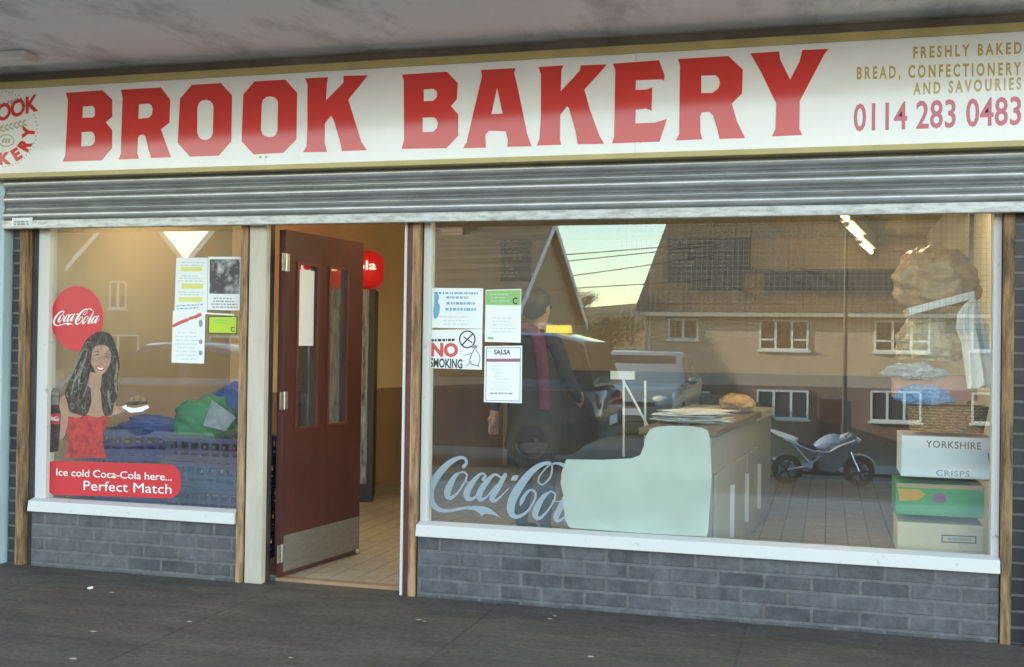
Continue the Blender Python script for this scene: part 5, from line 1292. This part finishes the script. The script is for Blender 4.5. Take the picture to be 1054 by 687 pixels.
# gable plane runs along g; outward normal points to +x side
nx_, ny_ = gy, -gx
l = math.hypot(nx_, ny_); nx_, ny_ = nx_/l, ny_/l
if nx_ < 0: nx_, ny_ = -nx_, -ny_
gable_house('brown house with a steep tiled roof and pale verge, its gable against the sky', (mid.x, mid.y, pk.z), (n_.z+f_.z)/2, terrain_z(mid.x,mid.y)-.3, math.atan2(ny_, nx_)-math.pi/2, half, 6.5, 'house_brick2', windows=((-.6,1.4,.5,2.6),))
# gable row seen in the small window
for pxk, lab in ((135,'brown gabled house with pale bargeboards and one narrow upper window'), (250,'brown gabled house with pale bargeboards opposite the doorway')):
    p_ = M(pxk,201,34); e_ = M(pxk-57.5,279,34); zg = -.6
    w0 = M(116,318,34); w1 = M(131,290,34)
    gable_house(lab, (p_.x,p_.y,p_.z), e_.z, zg, face_glass(p_.x,p_.y), abs(e_.x-p_.x)*.93, 9, 'render_brown', over=.0,
        windows=((w0.x-p_.x, w0.z-zg, w1.x-p_.x, w1.z-zg), (-1.2,.8,.4,2.1)) if pxk == 135 else ((-1.0,3.2,.3,4.2),(-1.2,.8,.4,2.1)))

p_ = M(36,150,44); e_ = M(-50,250,44)
gable_house('tall brown gabled house behind the gabled row, beyond the window corner', (p_.x,p_.y,p_.z), e_.z, -.8, face_glass(p_.x,p_.y), abs(e_.x-p_.x), 9, 'render_brown', windows=((-1.6,2.2,-.2,3.4),(.4,2.2,1.6,3.4)))
# lamp post, railing, wires, hill trees
c = M(869,440,24)
lp = thing('lamp_post', 'slim black lamp post behind the motorcycle', 'lamp post', (c.x, c.y, terrain_z(c.x,c.y)))
MB().tube([(0,0,0),(0,0,1.2),(0,0,1.22),(0,0,7.5)], [.085,.085,.06,.05], 12).build('post', 'pole', lp)
MB().tube([(0,0,7.45),(0,.3,7.65),(0,.8,7.7)], .03, 8).build('arm', 'pole', lp); MB().ball((0,1.0,7.68),(.10,.28,.07),10).build('lantern', 'hinge', lp)
rl = MB(); a = M(630,376,45); b = M(668,376,45); 
for k in range(17):
    x = a.x+(b.x-a.x)*k/16; rl.box(x-.035,x+.035,a.y-.03,a.y+.03,a.z-.1,a.z+.55)
for z_ in (.1,.45): rl.box(a.x-.05,b.x+.05,a.y-.02,a.y+.02,a.z+z_,a.z+z_+.06)
for k in (0,8,16):
    x = a.x+(b.x-a.x)*k/16; rl.box(x-.06,x+.06,a.y-.06,a.y+.06,terrain_z(x,a.y)-.2,a.z+.6)
tag(rl.build('picket_fence', 'upvc'), 'white picket fence in front of the hill between the houses', 'fence')
for i, (pa, pb_) in enumerate((((590,262),(690,254)),((575,270),(690,258)),((584,285),(690,270)),((592,297),(690,291)))):
    A, B = M(*pa,31), M(*pb_,36); d_ = (B-A); q = []
    for k in range(-3,10):
        t_ = k/6; p_ = A+d_*t_; q.append(p_+Vector((0,0,.02*(t_-.5)**2)))
    tag(MB().tube(q, .018, 5).build('overhead_wire', 'wire'), 'thin overhead wire crossing the sky between the gables', 'wire', 'overhead wires between the houses')
def tree(x, y, h, r, m, label, seed, group=None):
    z0 = terrain_z(x, y)-.2; t = thing('tree', label, 'tree', (x,y,z0), 0, group); rnd = random.Random(seed)
    tr = MB().tube([(0,0,0),(.1,0,h*.3),(0,.1,h*.6),(.1,0,h*.85)], [h*.035,h*.028,h*.018,h*.006], 8)
    for k in range(7):
        a = rnd.uniform(0,6.28); z_ = h*rnd.uniform(.3,.6); tr.tube([(0,0,z_),(r*.4*math.cos(a),r*.4*math.sin(a),z_+h*.12),(r*.75*math.cos(a),r*.75*math.sin(a),z_+h*.24)], [h*.014,h*.009,h*.003], 5)
    tr.build('trunk', 'bark', t)
    cr = MB(); clumps = [(rnd.gauss(0,.42)*r, rnd.gauss(0,.42)*r, h*.62+rnd.gauss(0,.15)*h, rnd.uniform(.25,.5)*r) for _ in range(16)]
    for _ in range(2200):
        cx_, cy_, cz_, cr_ = rnd.choice(clumps); v = Vector((rnd.gauss(0,1),rnd.gauss(0,1),rnd.gauss(0,1))).normalized()*cr_*rnd.random()**.4
        p_ = Vector((cx_,cy_,cz_))+v; s = h*.022*rnd.uniform(.6,1.4)
        a_ = Vector((rnd.gauss(0,1),rnd.gauss(0,1),rnd.gauss(0,1))).normalized(); b_ = a_.cross(Vector((rnd.gauss(0,1),rnd.gauss(0,1),rnd.gauss(0,1)))).normalized()
        cr.add([p_-a_*s,p_+b_*s*.6,p_+a_*s,p_-b_*s*.6], [(0,1,2,3)])
    cr.build('crown', m, t)
for i, (px, Y, h, r_, m_, lab) in enumerate(((628,75,3.8,2.2,'leaf','dark bushy tree on the hill between the houses'),(608,88,3.2,1.8,'leaf2','small green tree below the skyline between the houses'),(650,100,3.4,2,'leaf2','round green tree nearest the pebbledash house roof'),(600,140,3.6,2.4,'leaf','dark tree high on the hill by the gabled house'))):
    v = M(px,360,Y); tree(v.x, v.y, h, r_, m_, lab, 40+i)

# scraps of litter on the pavement
for i, (px, py, s, lab) in enumerate(((93,605.5,.016,'crumpled white paper scrap on the pavement below the small window'),(818,643,.010,'small white scrap at the foot of the wall under the big window'),
        (115,610,.010,''),(96,650,.010,''),(75,678,.012,''),(195,640,.010,''),(431,638,.009,''),(437,639.5,.007,''),(566,637,.008,''),(571,634,.006,''),(608,676,.011,''),(299,677,.008,''))):
    v = G(px,py,.004); o = MB().ball((0,0,0),1,6)
    for w in o.v:
        w *= 1+.6*noise.noise(w*2+Vector((i*3.1,0,0))); w.x *= s*(1.6 if i > 1 else 1); w.y *= s*.8; w.z *= s*(.5 if i < 2 else .25)
    ob = o.build('paper_scrap', 'scrap' if i < 2 else 'scrap_dull'); ob.location = v
    tag(ob, lab or 'tiny pale fleck of litter trodden on the dark pavement', 'litter', None if lab else 'tiny litter flecks on the pavement')

# ================================================================== LIGHT
w = bpy.data.worlds.new('World'); sc.world = w; w.use_nodes = True; nt = w.node_tree
sk = nt.nodes.new('ShaderNodeTexSky'); sk.sky_type = 'NISHITA'; sk.sun_disc = False
SE, SA = R(14), R(-76)
sk.sun_elevation = SE; sk.sun_rotation = SA; sk.air_density = 1.0; sk.dust_density = .15; sk.ozone_density = 1.2; sk.altitude = 150
nt.links.new(sk.outputs[0], nt.nodes['Background'].inputs[0]); nt.nodes['Background'].inputs[1].default_value = .15
sl = bpy.data.lights.new('sun', 'SUN'); so = bpy.data.objects.new('sun', sl); COL.objects.link(so)
sl.energy = 2.6; sl.angle = R(.5); sl.color = (1,.80,.60)
sd = Vector((math.sin(SA)*math.cos(SE), math.cos(SA)*math.cos(SE), math.sin(SE)))
so.rotation_euler = (-sd).to_track_quat('-Z','Y').to_euler(); so.location = (0,5,20)
sc.view_settings.view_transform = 'Standard'; sc.view_settings.look = 'None'; sc.view_settings.gamma = 1; sc.view_settings.exposure = 3.15
sc.view_settings.use_white_balance = True; sc.view_settings.white_balance_temperature = 8400; sc.view_settings.white_balance_tint = 14
sc.view_settings.use_curve_mapping = False
sc.render.engine = 'CYCLES'; sc.cycles.use_denoising = True
sc.cycles.max_bounces = 10; sc.cycles.transparent_max_bounces = 16; sc.cycles.caustics_reflective = False; sc.cycles.caustics_refractive = False
sc.cycles.sample_clamp_indirect = 6
